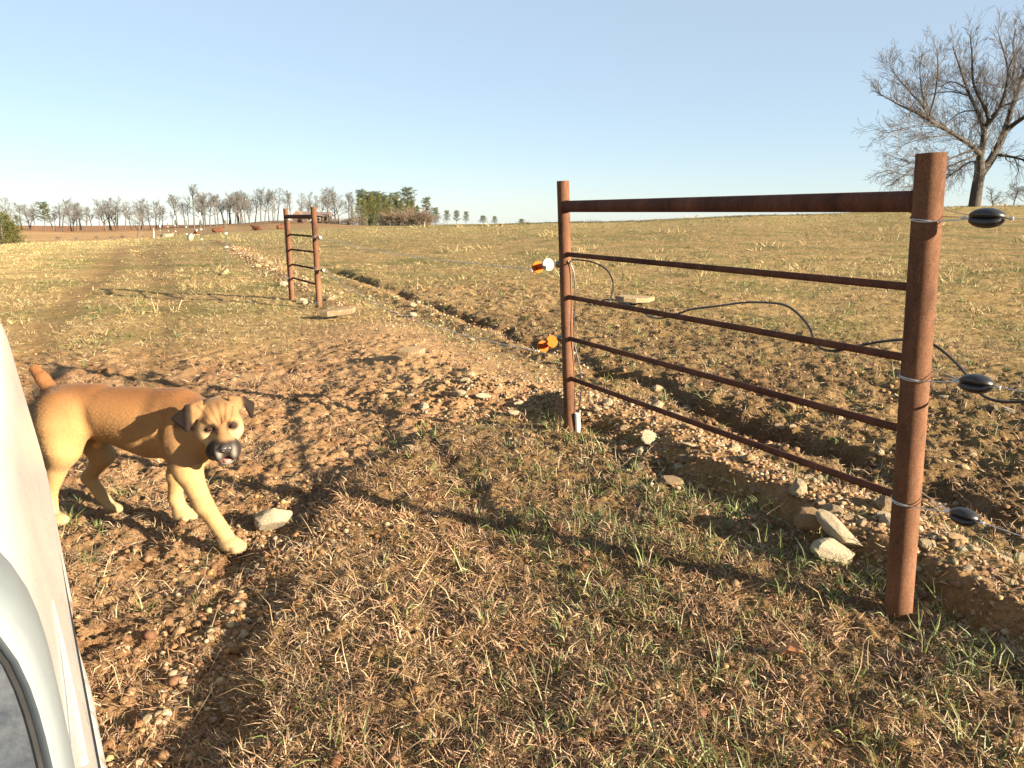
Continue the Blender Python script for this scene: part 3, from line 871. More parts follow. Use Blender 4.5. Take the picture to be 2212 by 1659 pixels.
for v, post, lb in [(509, (FR, FRt), "pale wire tie at the top thin rail of the far panel"), (577, (FR, FRt), "pale wire tie at the third thin rail of the far panel"), (651, (FR, FRt), "pale wire tie near the foot of the far panel's right post"), (596, (FL, FLt), "pale wire tie on the far panel's left post at the lowest rail")]:
    c0 = at_v(post[0], post[1], v)
    if post[0] is FL: c0 = c0 + np.array([0, -.13, 0])
    m = MB()
    for s_ in (.012, -.012):
        lp = loop_pts(c0, None, .047, .014, (1, -.4)); m.tube([q + np.array([0, 0, s_]) for q in lp], .004, 6)
    tag(m.build("wire_tie", M["wire"]), lb, "wire tie", "wire ties on the far panel")

# orange gate handles with flange discs, and the gate wires they stretch
def handle(c, d, disc_c, label):
    d = np.array(d) / np.linalg.norm(d)
    e = empty("gate_hook", (0, 0, 0), label, "gate handle", "insulated gate handles")
    L = .165
    m = MB(); pr = [(-.5, .10), (-.42, .125), (-.3, .115), (-.2, .125), (-.1, .115), (0, .125), (.1, .115), (.2, .125), (.3, .115), (.42, .125), (.5, .10)]
    m.tube([c + d * L * a * .92 for a, b in pr], [L * b * .95 for a, b in pr], 16); m.build("grip", M["orange"], e)
    for sg, mt in zip((-1, 1), disc_c):
        m = MB(); q = c + d * L * .43 * sg
        m.tube([q - d * .007, q - d * .006, q - d * .002, q + d * .002, q + d * .006, q + d * .007], [.030, .039, .0405, .0405, .039, .030], 28)
        m.build("flange", mt, e)
    m = MB(); m.tube([c + d * L * .46, c + d * (L * .46 + .022), c + d * (L * .46 + .03)], [.015, .013, .005], 12); m.build("end_cap", M["orange"], e)
    hk = MB(); t0 = c + d * (L * .46 + .03)
    hk.tube([t0, t0 + d * .03, t0 + d * .05 + np.array([0, 0, .012]), t0 + d * .06, t0 + d * .05 - np.array([0, 0, .014]), t0 + d * .035 - np.array([0, 0, .016])], .0028, 7)
    hk.build("hook", M["wire"], e)
    return e
h1a, h1b = P(1152, 580, 4.86), P(1196, 570, 4.62)
h2a, h2b = P(1164, 753, 4.86), P(1206, 733, 4.64)
handle((P(1158, 578, 5.14) + P(1187, 571, 4.98)) / 2, P(1158, 578, 5.14) - P(1187, 571, 4.98), (plain("pale_disc_plastic", (.42, .30, .22), .7, 0, .05, 20, 0, .1), M["yellow"]), "upper orange gate handle with a white and a yellow disc left of the middle post")
handle((P(1170, 750, 5.14) + P(1195, 736, 4.98)) / 2, P(1170, 750, 5.14) - P(1195, 736, 4.98), (M["yellow"], M["yellow"]), "lower orange gate handle with two yellow discs left of the middle post")
for (u, v, d), lb in [((1205, 571, 4.92), "upper short black insulator screwed to the left side of the middle post"), ((1209, 731, 4.92), "lower short black insulator screwed to the left side of the middle post")]:
    q = P(u, v, d); e = MB(); p0 = at_v(Lb, Lt, v)
    e.tube([p0 + (q - p0) * .6, p0 + (q - p0) * .85, q, q + (q - p0) * .12], [.012, .022, .022, .012], 12)
    tag(e.build("post_insulator", M["black"]), lb, "insulator", "post insulators on the middle post")
def gate_wire(a, b, sag, label):
    c = sagged(a, b, sag, 60); m = MB()
    m.tube(c, .0022, 6)
    hx = []
    d = (b - a) / np.linalg.norm(b - a); s = np.cross(d, [0, 0, 1.]); 
    for i in range(600):
        f = i / 599; j = f * 60; k = min(int(j), 59); q = c[k] + (c[k + 1] - c[k]) * (j - k)
        an = f * 2 * math.pi * 70
        hx.append(q + .0042 * (math.cos(an) * s + math.sin(an) * np.array([0, 0, 1.])))
    m.tube(hx, .0016, 4)
    return tag(m.build("gate_wire", M["wire"]), label, "wire", "twisted gate wires across the opening")
gate_wire(P(1146, 581, 5.22), far_ins[0], .05, "upper twisted gate wire stretched from the orange handle to the far panel")
gate_wire(P(1157, 757, 5.22), far_ins[1], .16, "lower twisted gate wire drooping from the orange handle to the far panel")

# black cable draped along the near panel
pts_c = [(1228, 561, 0), (1244, 561, .0), (1270, 563, .01), (1297, 572, .03), (1316, 587, .04), (1326, 613, .04), (1321, 643, .02), (1310, 656, -.04), (1296, 661, -.045), (1291, 655, .0), (1302, 648, .045), (1320, 646, .05), (1345, 653, .05),
         (1377, 668, .045), (1400, 682, .03), (1418, 688, -.02), (1436, 687, -.03), (1467, 677, .02), (1494, 667, .05), (1553, 661, .06), (1609, 652, .05), (1675, 654, .05), (1704, 661, .05), (1731, 684, .05),
         (1751, 710, .05), (1757, 733, .03), (1768, 750, -.02), (1785, 758, -.035), (1810, 758, -.02), (1850, 748, .02), (1900, 738, .05), (1950, 733, .06), (1985, 733, .06), (2010, 740, .06), (2040, 760, .07), (2075, 793, .09), (2090, 812, .1),
         (2101, 832, .1), (2116, 850, .09), (2135, 862, .07), (2165, 869, .06), (2212, 868, .05), (2270, 862, .05), (2380, 850, .05)]
def smooth_poly(p, it=2):
    for _ in range(it):
        q = [p[0]]
        for a, b in zip(p[:-1], p[1:]): q += [a * .75 + b * .25, a * .25 + b * .75]
        p = q + [p[-1]]
    return p
m = MB(); m.tube(smooth_poly([on_fence(u, v, o_) for u, v, o_ in pts_c]), .0046, 8)
tag(m.build("cable", M["black"]), "black insulated cable draped in loops over the near panel's second rail", "cable")
m = MB(); q_ = at_v(Lb, Lt, 600)
lead = [(1226, 563), (1238, 578), (1242, 610), (1244, 650), (1240, 685), (1238, 715), (1241, 745), (1250, 780), (1256, 820), (1255, 855), (1250, 885), (1248, 900)]
m.tube(smooth_poly([P(u, v, 4.74) for u, v in lead]), .0042, 7)
tag(m.build("cable", M["black"]), "thin black lead hanging down the middle post into the pale conduit", "cable")
m = MB(); c1 = P(1247, 892, 4.74); c2 = P(1249, 960, 4.76)
m.tube([c1, c1 + (c2 - c1) * .5, c2 + np.array([0, 0, -.12])], .0165, 16)
tag(m.build("conduit", M["pvc"]), "short grey white conduit standing at the foot of the middle post", "conduit")

# steel line posts with white caps up the fence line
def tpost(base, top, label, wide=1.0):
    h = top[2] - base[2]
    e = empty("line_post", tuple(base), label, "fence post", "white capped steel posts up the fence line")
    lean = np.array([top[0] - base[0], top[1] - base[1], 0]) / h
    def pt(z): return lean * z + np.array([0, 0, z])
    m = MB(); w = .017 * wide
    for s_ in ((w, w * .35), (w * .35, w)):
        vs = []
        for z in (-.3, h * .86):
            c = pt(z)
            for sx, sy in ((-1, -1), (1, -1), (1, 1), (-1, 1)): vs.append(c + np.array([sx * s_[0], sy * s_[1] + (w * .6 if s_[0] < w else 0), 0]))
        m.add(vs, [(0, 3, 2, 1), (4, 5, 6, 7), (0, 1, 5, 4), (1, 2, 6, 5), (2, 3, 7, 6), (3, 0, 4, 7)])
    m.build("post_shaft", M["tpost"], e, False)
    m = MB(); m.tube([pt(h * .84), pt(h * .99), pt(h)], [w * 1.2, w * 1.2, w * .7], 8); m.build("white_cap", M["white_plastic"], e)
    out = []
    for f in (.36, .60, .86):
        c = pt(h * f) + np.array([.015, -.03, 0])
        m = MB(); m.box(c, (.036 * wide, .04, .035)); m.tube([c + np.array([-.03, 0, 0]), c + np.array([.035, 0, 0])], .016, 8)
        m.build("insulator", M["white_plastic"], e); out.append(np.array(base) + c)
    return out
TP = [(492, 579, 486, 462, 21.8, "nearest white capped steel post on the fence line beyond the far panel"),
      (438, 545, 431, 459, 29.6, "second white capped steel post from the far panel"),
      (404, 526, 401, 465, 42, "third white capped post, standing above the pale stone block"),
      (380, 517, 377, 467, 52, "fourth white capped steel post up the fence line"),
      (365, 511, 361, 475, 70, "thick white post beside the pale tank lid up the fence line"),
      (346, 506.5, 345, 478, 90, "last small white capped post at the top of the fence line")]
lines = [[], [], []]
for i, (u, v, u2, v2, d, lb) in enumerate(TP):
    b = P(u, v, d); b[2] = zg(b[0], b[1]) if True else b[2]
    t = P(u2, v2, d)
    t[2] = b[2] + (v - v2) / F * d * 1.0
    pts = tpost(b, t, lb, 1.0 + .012 * d)
    for k in range(3): lines[k].append(pts[k])
for k, f in enumerate((.36, .6, .86)):
    st = FL + (FLt - FL) * f
    pts = []
    prev = st
    for q in lines[k]:
        pts += sagged(prev, q, .02, 4)[:-1]; prev = q
    pts.append(prev)
    wire("fence_wire", pts, .0015, "%s fence wire strung along the white capped posts" % ["lowest", "middle", "top"][k], "wire", "wires along the white capped posts")

# ------------------------------------------------------------------ trees
def grow(p, d, L, r, lev, maxlev, rs, out, nb=(4, 6), up=.25, bend=.25, ratio=(.5, .72), spread=(.5, 1.0), start=.3):
    """a crooked limb with side limbs; out[lev] gathers (points, radii)"""
    n = 5 if lev < 2 else (4 if lev == 2 else 3)
    pts = [np.array(p, float)]; rad = [r]; d = np.array(d, float)
    for i in range(n):
        d = d + rs.normal(0, bend, 3) * (.6 if lev == 0 else 1) + np.array([0, 0, up * .25])
        d /= np.linalg.norm(d)
        pts.append(pts[-1] + d * L / n); rad.append(r * (1 - .72 * (i + 1) / n))
    out.setdefault(lev, []).append((pts, rad))
    if lev >= maxlev: return
    k = rs.integers(nb[0], nb[1] + 1)
    for j in range(k):
        f = start + (1 - start) * (j + rs.random()) / k
        i = min(int(f * n), n - 1); q = pts[i] + (pts[i + 1] - pts[i]) * (f * n - i)
        t = pts[i + 1] - pts[i]; t /= np.linalg.norm(t)
        s = rs.normal(0, 1, 3); s -= t * (s @ t); s /= np.linalg.norm(s) + 1e-9
        a = rs.uniform(*spread)
        dd = t * math.cos(a) + s * math.sin(a) + np.array([0, 0, up])
        dd /= np.linalg.norm(dd)
        grow(q, dd, L * rs.uniform(*ratio) * (1.15 - .5 * f), max(r * (1 - .72 * f) * .62, .004), lev + 1, maxlev, rs, out, nb, up, bend, ratio, spread, .2)
def bare_tree_proto(seed, h=12.0, tall=1.0):
    rs = np.random.default_rng(seed); out = {}
    pts = [np.array([0, 0, -.4])]; d = np.array([rs.normal(0, .05), rs.normal(0, .05), 1.0])
    n = 8; rad = [h * .022]
    for i in range(n):
        d = d + rs.normal(0, .07, 3); d[2] = abs(d[2]); d /= np.linalg.norm(d)
        pts.append(pts[-1] + d * h * .92 / n); rad.append(h * .021 * (1 - .85 * (i + 1) / n) + .02)
    out[0] = [(pts, rad)]
    nl = 13
    for j in range(nl):
        f = .36 * tall + (1 - .36 * tall) * (j + rs.random() * .8) / nl
        i = min(int(f * n), n - 1); q = pts[i] + (pts[i + 1] - pts[i]) * (f * n - i)
        az = j * 2.4 + rs.uniform(-.5, .5); el = rs.uniform(.25, .8) + .5 * f
        dd = np.array([math.cos(az) * math.cos(el), math.sin(az) * math.cos(el), math.sin(el)])
        grow(q, dd, h * (.44 - .27 * f) * rs.uniform(.8, 1.2), rad[i] * .5 + .01, 1, 3, rs, out, (6, 8), .16, .2, (.45, .66), (.4, .95), .25)
    a, b = MB(), MB()
    for lev, L in out.items():
        for p_, r_ in L:
            if lev == 0: a.tube(p_, r_, 7)
            elif lev == 1: a.tube(p_, [max(q * 1.2, .035) for q in r_], 4, False)
            else: b.tube(p_, [max(q, .018) for q in r_], 3, False)
    return a, b
bare_protos = []
def make_bare(i):
    e = empty("bare_tree", (0, 0, 0), "x", "tree")
    a, b = bare_tree_proto(500 + i, 12.0, [1, 1.3, .8, 1.5, 1, 1.2][i])
    a.build("trunk", M["far_bark"], e); b.build("crown", M["far_twig"], e)
    return e
for i in range(6): bare_protos.append(make_bare(i))
used = set()
def bare(px, vtop, d, label, group, i=None, wid=1.0, v=None, rz=None):
    i = random.randrange(6) if i is None else i
    x_ = P(px, 480, d)[0]; y_ = d
    z_ = zg(x_, y_)
    top = P(px, vtop, d)[2]; h = max(top - z_, 2.0)
    e = bare_protos[i]
    sc = (h / 12.0 * wid, h / 12.0 * wid, h / 12.0)
    if i in used: e = copy_thing(e, (x_, y_, z_), rz if rz is not None else random.uniform(0, 6.28), sc)
    else:
        used.add(i); e.location = (x_, y_, z_); e.scale = sc; e.rotation_euler = (0, 0, random.uniform(0, 6.28))
    tag(e, label, "tree", group)
    return e
def c2(cx, cy): return .2604 * cx, 360 + .2604 * cy
LT = "leafless tree in the row on the far left ridge above the red slope"
for cx, cy in [(30, 250), (180, 400), (290, 345), (450, 380), (565, 385), (600, 420), (235, 430), (120, 345)]:
    u, v = c2(cx, cy); bare(u, v, random.uniform(285, 310), LT, "bare trees on the left ridge")
for k in range(7): bare(random.uniform(8, 165), random.uniform(436, 452), random.uniform(290, 315), LT, "bare trees on the left ridge", None, 1.3)
u, v = c2(515, 255); bare(u, v, 290, "taller leafless tree just right of the round topped pine on the left ridge", None, 0, .9)
LM = "leafless tree in the middle stretch of the ridge behind the lone field tree"
for cx, cy in [(660, 345), (705, 335), (768, 340), (820, 335), (870, 270), (905, 262), (970, 262), (1030, 285), (1165, 262), (1245, 310), (1310, 325), (1345, 330)]:
    u, v = c2(cx, cy); bare(u, v, random.uniform(280, 310), LM, "bare trees in the middle of the ridge", None, 1.0)
for k in range(9): bare(random.uniform(160, 372), random.uniform(430, 446), random.uniform(290, 315), LM, "bare trees in the middle of the ridge", None, 1.25)
u, v = c2(1125, 275); bare(u, v, 118, "lone leafless tree standing in the field well in front of the ridge row", None, 2, .95)
LR = "leafless tree in the taller grove behind the white capped posts"
for cx, cy in [(1430, 370), (1470, 240), (1530, 285), (1560, 300), (1655, 235), (1690, 225), (1740, 250), (1790, 220), (1810, 240), (1885, 250), (1905, 230), (1950, 205), (1975, 215), (2010, 220), (2035, 225), (2070, 200)]:
    u, v = c2(cx, cy); bare(u, v, random.uniform(240, 300), LR, "bare trees in the grove behind the posts", None, .9)
for k in range(10): bare(random.uniform(372, 545), random.uniform(416, 432), random.uniform(270, 310), LR, "bare trees in the grove behind the posts", None, 1.15)
u, v = c2(1605, 150); bare(u, v, 235, "tallest leafless tree of the grove behind the white capped posts", None, 3, .85)
u, v = c2(1692, 300); bare(u, v, 150, "slender leafless tree rooted low on the near slope beside the cattle", None, 1, .6)
u, v = c2(1957, 320); bare(u, v, 145, "thin bare tree on the slope right of the nearest white capped post", None, 3, .45)
def c3(cx, cy): return 504 + .2929 * cx, 360 + .2929 * cy
LP = "leafless tree on the hilltop seen round and through the far pipe panel"
for cx, cy in [(30, 200), (75, 195), (120, 190), (160, 160), (205, 150), (235, 175), (265, 175), (295, 170), (325, 150), (405, 180), (430, 190), (490, 190), (545, 190), (610, 210), (650, 200)]:
    u, v = c3(cx, cy); bare(u, v, random.uniform(255, 300), LP, "bare trees on the hilltop round the far panel", None, .85)
for k in range(6): bare(random.uniform(510, 690), random.uniform(425, 445), random.uniform(270, 310), LP, "bare trees on the hilltop round the far panel", None, 1.1)
LQ = "leafless tree between the house and the evergreen grove"
for cx, cy in [(690, 165), (720, 155), (750, 170), (785, 175), (850, 190), (880, 215)]:
    u, v = c3(cx, cy); bare(u, v, random.uniform(210, 250), LQ, "bare trees beside the evergreen grove", None, 1.0)
LH = "small leafless tree on the skyline right behind the big bare tree"
for uu, vv in [(2150, 405), (2185, 398), (2205, 402), (2228, 392)]:
    bare(uu, vv, random.uniform(120, 140), LH, "small bare trees behind the big tree", None, 1.4)

# evergreens: pines with open plates of needles, and cedar like bushes
def conifer(seed, style):
    rs = np.random.default_rng(seed)
    e = empty("pine_tree", (0, 0, 0), "x", "tree")
    tr = MB(); H = 12.0
    pts = [np.array([0, 0, -.5])]
    for i in range(7): pts.append(pts[-1] + np.array([rs.normal(0, .12), rs.normal(0, .12), (H + .3) / 7]))
    tr.tube(pts, [.22 - .027 * i for i in range(8)], 7)
    cl = []
    if style == "pine":
        n = 46
        for j in range(n):
            f = .36 + .64 * (j / n) ** .8; z = f * H
            az = j * 2.39996 + rs.uniform(-.4, .4); R = (2.9 * (1 - ((f - .55) / .62) ** 2) + .3) * rs.uniform(.45, 1.15)
            q0 = pts[min(int(f * 7), 6)].copy(); q0[2] = z - .25 * R
            q1 = q0 + np.array([math.cos(az) * R, math.sin(az) * R, .25 * R + rs.normal(0, .15)])
            tr.tube([q0, (q0 + q1) / 2 + [0, 0, -.05], q1], [.06, .045, .02], 4, False)
            for k in range(3): cl.append((q0 + (q1 - q0) * (1 - .28 * k) + rs.normal(0, .18, 3), .75 * rs.uniform(.6, 1.15), .5))
    else:
        n = 130
        for j in range(n):
            f = (j + .5) / n; z = .04 * H + f * H * .96
            R = (3.0 * (1 - f ** 1.6) ** .8 * (.5 + .5 * min(1, f * 4)) + .15) * (.45 + .75 * rs.random())
            az = j * 2.39996 + rs.uniform(-.5, .5)
            cl.append((np.array([math.cos(az) * R, math.sin(az) * R, z + rs.normal(0, .2)]), .85 * rs.uniform(.6, 1.2), .75))
            cl.append((np.array([math.cos(az) * R * .5, math.sin(az) * R * .5, z]), .7, .8)) if j % 2 else None
    tr.build("trunk", M["far_bark"], e)
    per = 46 if style == "pine" else 40
    N = len(cl) * per
    ce = np.repeat(np.array([c for c, s, f in cl]), per, 0); sz = np.repeat(np.array([s for c, s, f in cl]), per); fl = np.repeat(np.array([f for c, s, f in cl]), per)
    off = rs.normal(0, 1, (N, 3)); off /= np.linalg.norm(off, axis=1)[:, None]; off *= (rs.random(N) ** .45 * sz)[:, None]; off[:, 2] *= fl
    c = ce + off
    a = rs.normal(0, 1, (N, 3)); a /= np.linalg.norm(a, axis=1)[:, None]
    b = np.cross(a, rs.normal(0, 1, (N, 3))); b /= np.linalg.norm(b, axis=1)[:, None]
    l = rs.uniform(.16, .36, N)[:, None]; w = rs.uniform(.035, .08, N)[:, None]
    V = np.stack([c - a * l * .5 - b * w, c - a * l * .5 + b * w, c + a * l * .6], 1).reshape(-1, 3)
    base = np.array([(.075, .088, .042), (.10, .105, .046), (.062, .08, .042)]) if style == "pine" else np.array([(.095, .10, .03), (.13, .12, .038), (.068, .08, .027)])
    cc = base[rs.integers(0, 3, len(cl))]; cc = np.repeat(cc, per, 0) * (1 + rs.normal(0, .15, (N, 1)))
    o = fast_mesh("crown", V, np.arange(N * 3), np.arange(N) * 3, np.full(N, 3), M["needle"], np.repeat(np.clip(cc, .02, .5), 3, 0))
    o.parent = e
    return e
con = {"pine": [conifer(700 + i, "pine") for i in range(3)], "cedar": [conifer(720 + i, "cedar") for i in range(3)]}
con_used = set()
def ever(style, u, vt, vb, d, label, group=None, wid=1.0, i=None, name=None):
    i = random.randrange(3) if i is None else i
    e = con[style][i]
    x_ = P(u, 480, d)[0]; z_ = zg(x_, d)
    if vb is not None: z_ = min(z_, P(u, vb, d)[2])
    h = P(u, vt, d)[2] - z_
    sc = (h / 12 * wid, h / 12 * wid, h / 12)
    if (style, i) in con_used: e = copy_thing(e, (x_, d, z_), random.uniform(0, 6.28), sc)
    else: con_used.add((style, i)); e.location = (x_, d, z_); e.scale = sc
    if name: e.name = name
    return tag(e, label, "tree", group)
def c4(cx, cy): return 720 + .1953 * cx, 381.6 + .1953 * cy
for cx, cy, lb, w in [(315, 145, "flat topped pine at the left end of the evergreen grove", 1.1), (820, 115, "tallest pine, standing clear above the right half of the evergreen grove", 1.0),
                      (680, 175, "round headed pine just left of the tallest pine", 1.0), (1030, 225, "slim pine with bare lower trunk right of the tallest pine", .8), (1130, 340, "low pine at the right end of the brown thicket", 1.1)]:
    u, v = c4(cx, cy); ever("pine", u, v, None, random.uniform(255, 275), lb, None, w)
GP = "dark pine within the mass of the evergreen grove"
for cx, cy in [(445, 160), (520, 178), (580, 200), (390, 210), (870, 265)]:
    u, v = c4(cx, cy); ever("pine", u, v, None, random.uniform(250, 270), GP, "dark pines in the evergreen grove", 1.1)
GC = "yellow green bushy evergreen in the front of the grove"
for cx, cy, w in [(290, 235, .7), (345, 200, .6), (420, 175, .65), (465, 240, .8), (510, 190, .6), (575, 225, .7), (640, 205, .65), (700, 235, .8), (760, 250, .8), (830, 265, .8), (885, 275, .75), (935, 320, .9), (330, 420, 1.6), (450, 400, 1.3), (550, 380, 1.2), (215, 330, .6), (395, 300, 1.0), (600, 310, .9)]:
    u, v = c4(cx, cy); ever("cedar", u, v, None, random.uniform(228, 262), GC, "yellow green evergreens in the grove", w)
for cx, cy, lb, w in [(1262, 372, "left of two pines close together on the right skyline", 1.5), (1362, 372, "right of two pines close together on the right skyline", 1.5), (1470, 385, "pine with tiered open branches on the right skyline", 1.5),
                      (1655, 430, "broad low pine top just over the crest of the field", 2.6), (1785, 436, "small pine top beside the broad one over the crest", 2.0), (2085, 466, "lone tiny pine top nearest the middle post on the crest", 3.0)]:
    u, v = c4(cx, cy); ever("pine", u, v, None, 300, lb, None, w * .62)
u, v = c2(365, 292); ever("pine", u, v, None, 285, "round topped pine standing among bare trees on the left ridge", None, .95, 1)
u, v = c2(140, 400); ever("pine", u, v, None, 280, "thin small pine beside the green bush on the left ridge", None, .6, 2)
u, v = c2(60, 400); ever("cedar", u, v, None, 150, "dull green evergreen behind the green bush at the left edge", None, 1.2, 1, "evergreen_bush")
ever("cedar", -2, 458, 537, 62, "bright green bush at the left edge of the pasture", None, 2.6, 0, "evergreen_bush")
ever("cedar", 24, 482, 535, 63, "smaller green bush on the right flank of the bright one at the left edge", None, 2.0, 2, "evergreen_bush")

# brown thicket of leafless shrubs under the grove and beside the house
def shrub_proto(seed):
    rs = np.random.default_rng(seed); out = {}
    for j in range(26):
        az = rs.uniform(0, 6.28); el = rs.uniform(.7, 1.45)
        grow(np.array([rs.normal(0, .9), rs.normal(0, .5), -.1]), (math.cos(az) * math.cos(el), math.sin(az) * math.cos(el), math.sin(el)), rs.uniform(1.8, 3.6), .035, 1, 3, rs, out, (4, 6), .12, .2, (.4, .6), (.3, .8), .2)
    m = MB(); s = MB()
    for lev, L in out.items():
        for p_, r_ in L: (s if lev == 1 else m).tube(p_, [max(q, .014) for q in r_], 3, False)
    e = empty("thicket_shrub", (0, 0, 0), "x", "shrub")
    s.build("stems", M["far_twig"], e)
    m.build("twigs", plain("reddish_twig", (.13, .095, .068), .9, 0, .25, 3, 0, .1), e)
    return e
sh = [shrub_proto(800), shrub_proto(801)]
first = [True, True]
SB = "brown leafless shrub in the thicket at the foot of the evergreen grove"
spots = [(720 + .1953 * cx, 381.6 + .1953 * cy, 218, SB, "brown shrubs under the grove") for cx, cy in [(60, 455), (130, 450), (200, 440), (250, 415), (640, 380), (690, 370), (740, 350), (800, 355), (860, 370), (920, 360), (980, 365), (1030, 360), (1080, 420), (560, 470)]]
spots += [(504 + .2929 * cx, 360 + .2929 * cy, 220, "low brown shrub below the house on the hilltop", "low shrubs below the house") for cx, cy in [(690, 395), (740, 375), (790, 385), (850, 390)]]
SW = "low brown weed clump along the red slope on the far left"
spots += [(u, v, d, SW, "weed clumps on the red slope") for u, v, d in [(205, 509, 150), (235, 508, 146), (262, 512, 150), (310, 509, 150), (335, 512, 140), (360, 509, 150), (160, 512, 150), (120, 515, 150), (385, 505, 140)]]
for k, (u, vt, d, lb, gr) in enumerate(spots):
    x_ = P(u, 480, d)[0]; z_ = zg(x_, d); h = max(P(u, vt, d)[2] - z_, .7); s = h / 3.6
    i = k % 2
    if first[i]: e = sh[i]; first[i] = False; e.location = (x_, d, z_); e.scale = (s * 1.2, s * 1.2, s)
    else: e = copy_thing(sh[i], (x_, d, z_), random.uniform(0, 6.28), (s * 1.2, s * 1.2, s))
    tag(e, lb, "shrub", gr)

# the big leafless tree on the crest, limb by limb
BD = 62.0
def bt(cx, cy, dd=0.0): return P(1872 + cx * .2691, 14.4 + cy * .2691, BD + dd)
bx, by = (1872 + 862 * .2691 - 1106) / F * BD * .99, BD
limbs = []
def limb(pts, r0, r1):
    n = len(pts); q = smooth_poly([bt(*p) for p in pts], 2)
    limbs.append((q, [ (r0 + (r1 - r0) * (i / (len(q) - 1)) ** .8) for i in range(len(q))]))
K = .2691 / F * BD
limb([(852, 1660), (865, 1600), (885, 1450), (908, 1340), (905, 1230)], 50 * K, 36 * K)
limb([(905, 1250), (915, 1180), (942, 1080), (938, 950), (905, 880, 1), (875, 800, 1.5), (825, 715, 2), (790, 600, 2), (745, 480, 2), (690, 320, 2)], 33 * K, 3 * K)
limb([(940, 1010), (960, 950), (985, 925, -1), (950, 800, -1.5), (880, 690, -2), (845, 560, -2), (850, 400, -2), (830, 230, -2)], 22 * K, 3 * K)
limb([(985, 930, -1), (1060, 840, -2), (1100, 720, -2), (1140, 560, -3), (1120, 420, -3), (1060, 230, -3)], 16 * K, 3 * K)
limb([(905, 1180), (860, 1130, -1), (800, 1085, -1.5), (700, 1020, -2), (600, 965, -3), (500, 905, -3.5), (400, 850, -4), (280, 800, -4), (180, 740, -4), (80, 690, -4)], 24 * K, 2.5 * K)
limb([(500, 905, -3.5), (450, 790, -3), (390, 730, -3), (320, 650, -3), (240, 560, -3), (190, 490, -3)], 9 * K, 2 * K)
limb([(470, 850, -3.5), (455, 740, -3), (430, 600, -3), (425, 440, -3)], 8 * K, 2 * K)
limb([(500, 880, -3.5), (555, 700, -4), (575, 500, -4), (570, 380, -4)], 8 * K, 2 * K)
limb([(905, 1350), (960, 1280, 1), (1000, 1230, 1), (1070, 1100, 2), (1120, 970, 2), (1160, 830, 2), (1200, 720, 3), (1240, 580, 3), (1290, 450, 3), (1300, 280, 3), (1290, 120, 3)], 42 * K, 4 * K)
limb([(1130, 985, 2), (1200, 930, 1), (1270, 885, 0), (1420, 800, -1), (1560, 690, -2), (1700, 560, -2), (1780, 450, -2)], 22 * K, 3 * K)
limb([(1200, 720, 3), (1165, 620, 4), (1195, 450, 5), (1170, 330, 5), (1195, 180, 5)], 14 * K, 3 * K)
limb([(1060, 1190, 1), (1200, 1210, 0), (1330, 1255, -1), (1500, 1330, -2), (1640, 1440, -2)], 14 * K, 2.5 * K)
limb([(1240, 580, 3), (1380, 450, 2), (1480, 300, 2), (1500, 160, 2)], 18 * K, 3 * K)
limb([(1420, 800, -1), (1500, 600, 0), (1560, 420, 1), (1600, 260, 1)], 14 * K, 3 * K)
limb([(820, 715, 2), (700, 680, 3), (560, 690, 4), (480, 720, 4)], 8 * K, 2 * K)
limb([(870, 835, 1), (760, 840, 2), (660, 920, 3), (560, 980, 3.5)], 8 * K, 2 * K)
limb([(790, 650, 2), (690, 590, 4), (590, 640, 5)], 7 * K, 2 * K)
limb([(890, 1190, 0), (780, 1230, -2), (650, 1290, -3), (520, 1330, -4), (330, 1360, -4), (160, 1310, -4)], 9 * K, 2 * K)
limb([(885, 1245, 0), (820, 1245, 1), (730, 1310, 2), (600, 1400, 3), (430, 1440, 3), (260, 1450, 3)], 9 * K, 2 * K)
limb([(860, 1150, -1), (760, 1180, -3), (640, 1240, -5), (500, 1250, -6), (330, 1260, -6)], 8 * K, 2 * K)
limb([(700, 1025, -2), (580, 1040, -3), (420, 1060, -4), (250, 1130, -5)], 6 * K, 1.8 * K)
limb([(600, 965, -3), (480, 940, -4), (330, 970, -5), (130, 1020, -5)], 6 * K, 1.8 * K)
limb([(920, 940, 0), (880, 930, 1), (840, 980, 2), (830, 1080, 2.5)], 8 * K, 2 * K)
limb([(1000, 880, -1), (1080, 800, -2), (1180, 770, -3), (1260, 720, -3)], 8 * K, 2 * K)
limb([(880, 610, -2), (960, 605, -1), (1080, 655, 0), (1160, 650, 1)], 8 * K, 2 * K)
rs = np.random.default_rng(99); out = {}
big = empty("bare_tree", tuple(bt(862, 1605)), "big spreading leafless tree on the crest behind the near post", "tree")
org = np.array(bt(862, 1605))
tr = MB(); tw = MB()
for q, r_ in limbs: tr.tube([p - org for p in q], r_, 9 if r_[0] > .2 else 6)
cen = bt(1000, 900)
for li, (q, r_) in enumerate(limbs):
    if li == 0: continue
    seg = [np.linalg.norm(b - a) for a, b in zip(q[:-1], q[1:])]; tot = sum(seg)
    n = int(tot * 6.2 * 1.0)
    for j in range(n):
        f = .16 + .84 * (j + rs.random()) / n
        i = min(int(f * (len(q) - 1)), len(q) - 2); p0 = q[i]; t = q[i + 1] - q[i]; t /= np.linalg.norm(t)
        s = rs.normal(0, 1, 3); s -= t * (s @ t); s /= np.linalg.norm(s); s[2] += .5
        a = rs.uniform(.5, 1.05)
        low = sst(bt(0, 1300)[2], bt(0, 900)[2], p0[2])
        dd = t * math.cos(a) + s * math.sin(a) + np.array([0, 0, -.25 + .75 * low]); dd /= np.linalg.norm(dd)
        grow(p0, dd, rs.uniform(1.0, 2.8) * (1.12 - .48 * f), min(r_[i] * .4, .04), 1, 3, rs, out, (3, 5), -.04 + .14 * float(low), .17, (.45, .66), (.3, .75), .2)
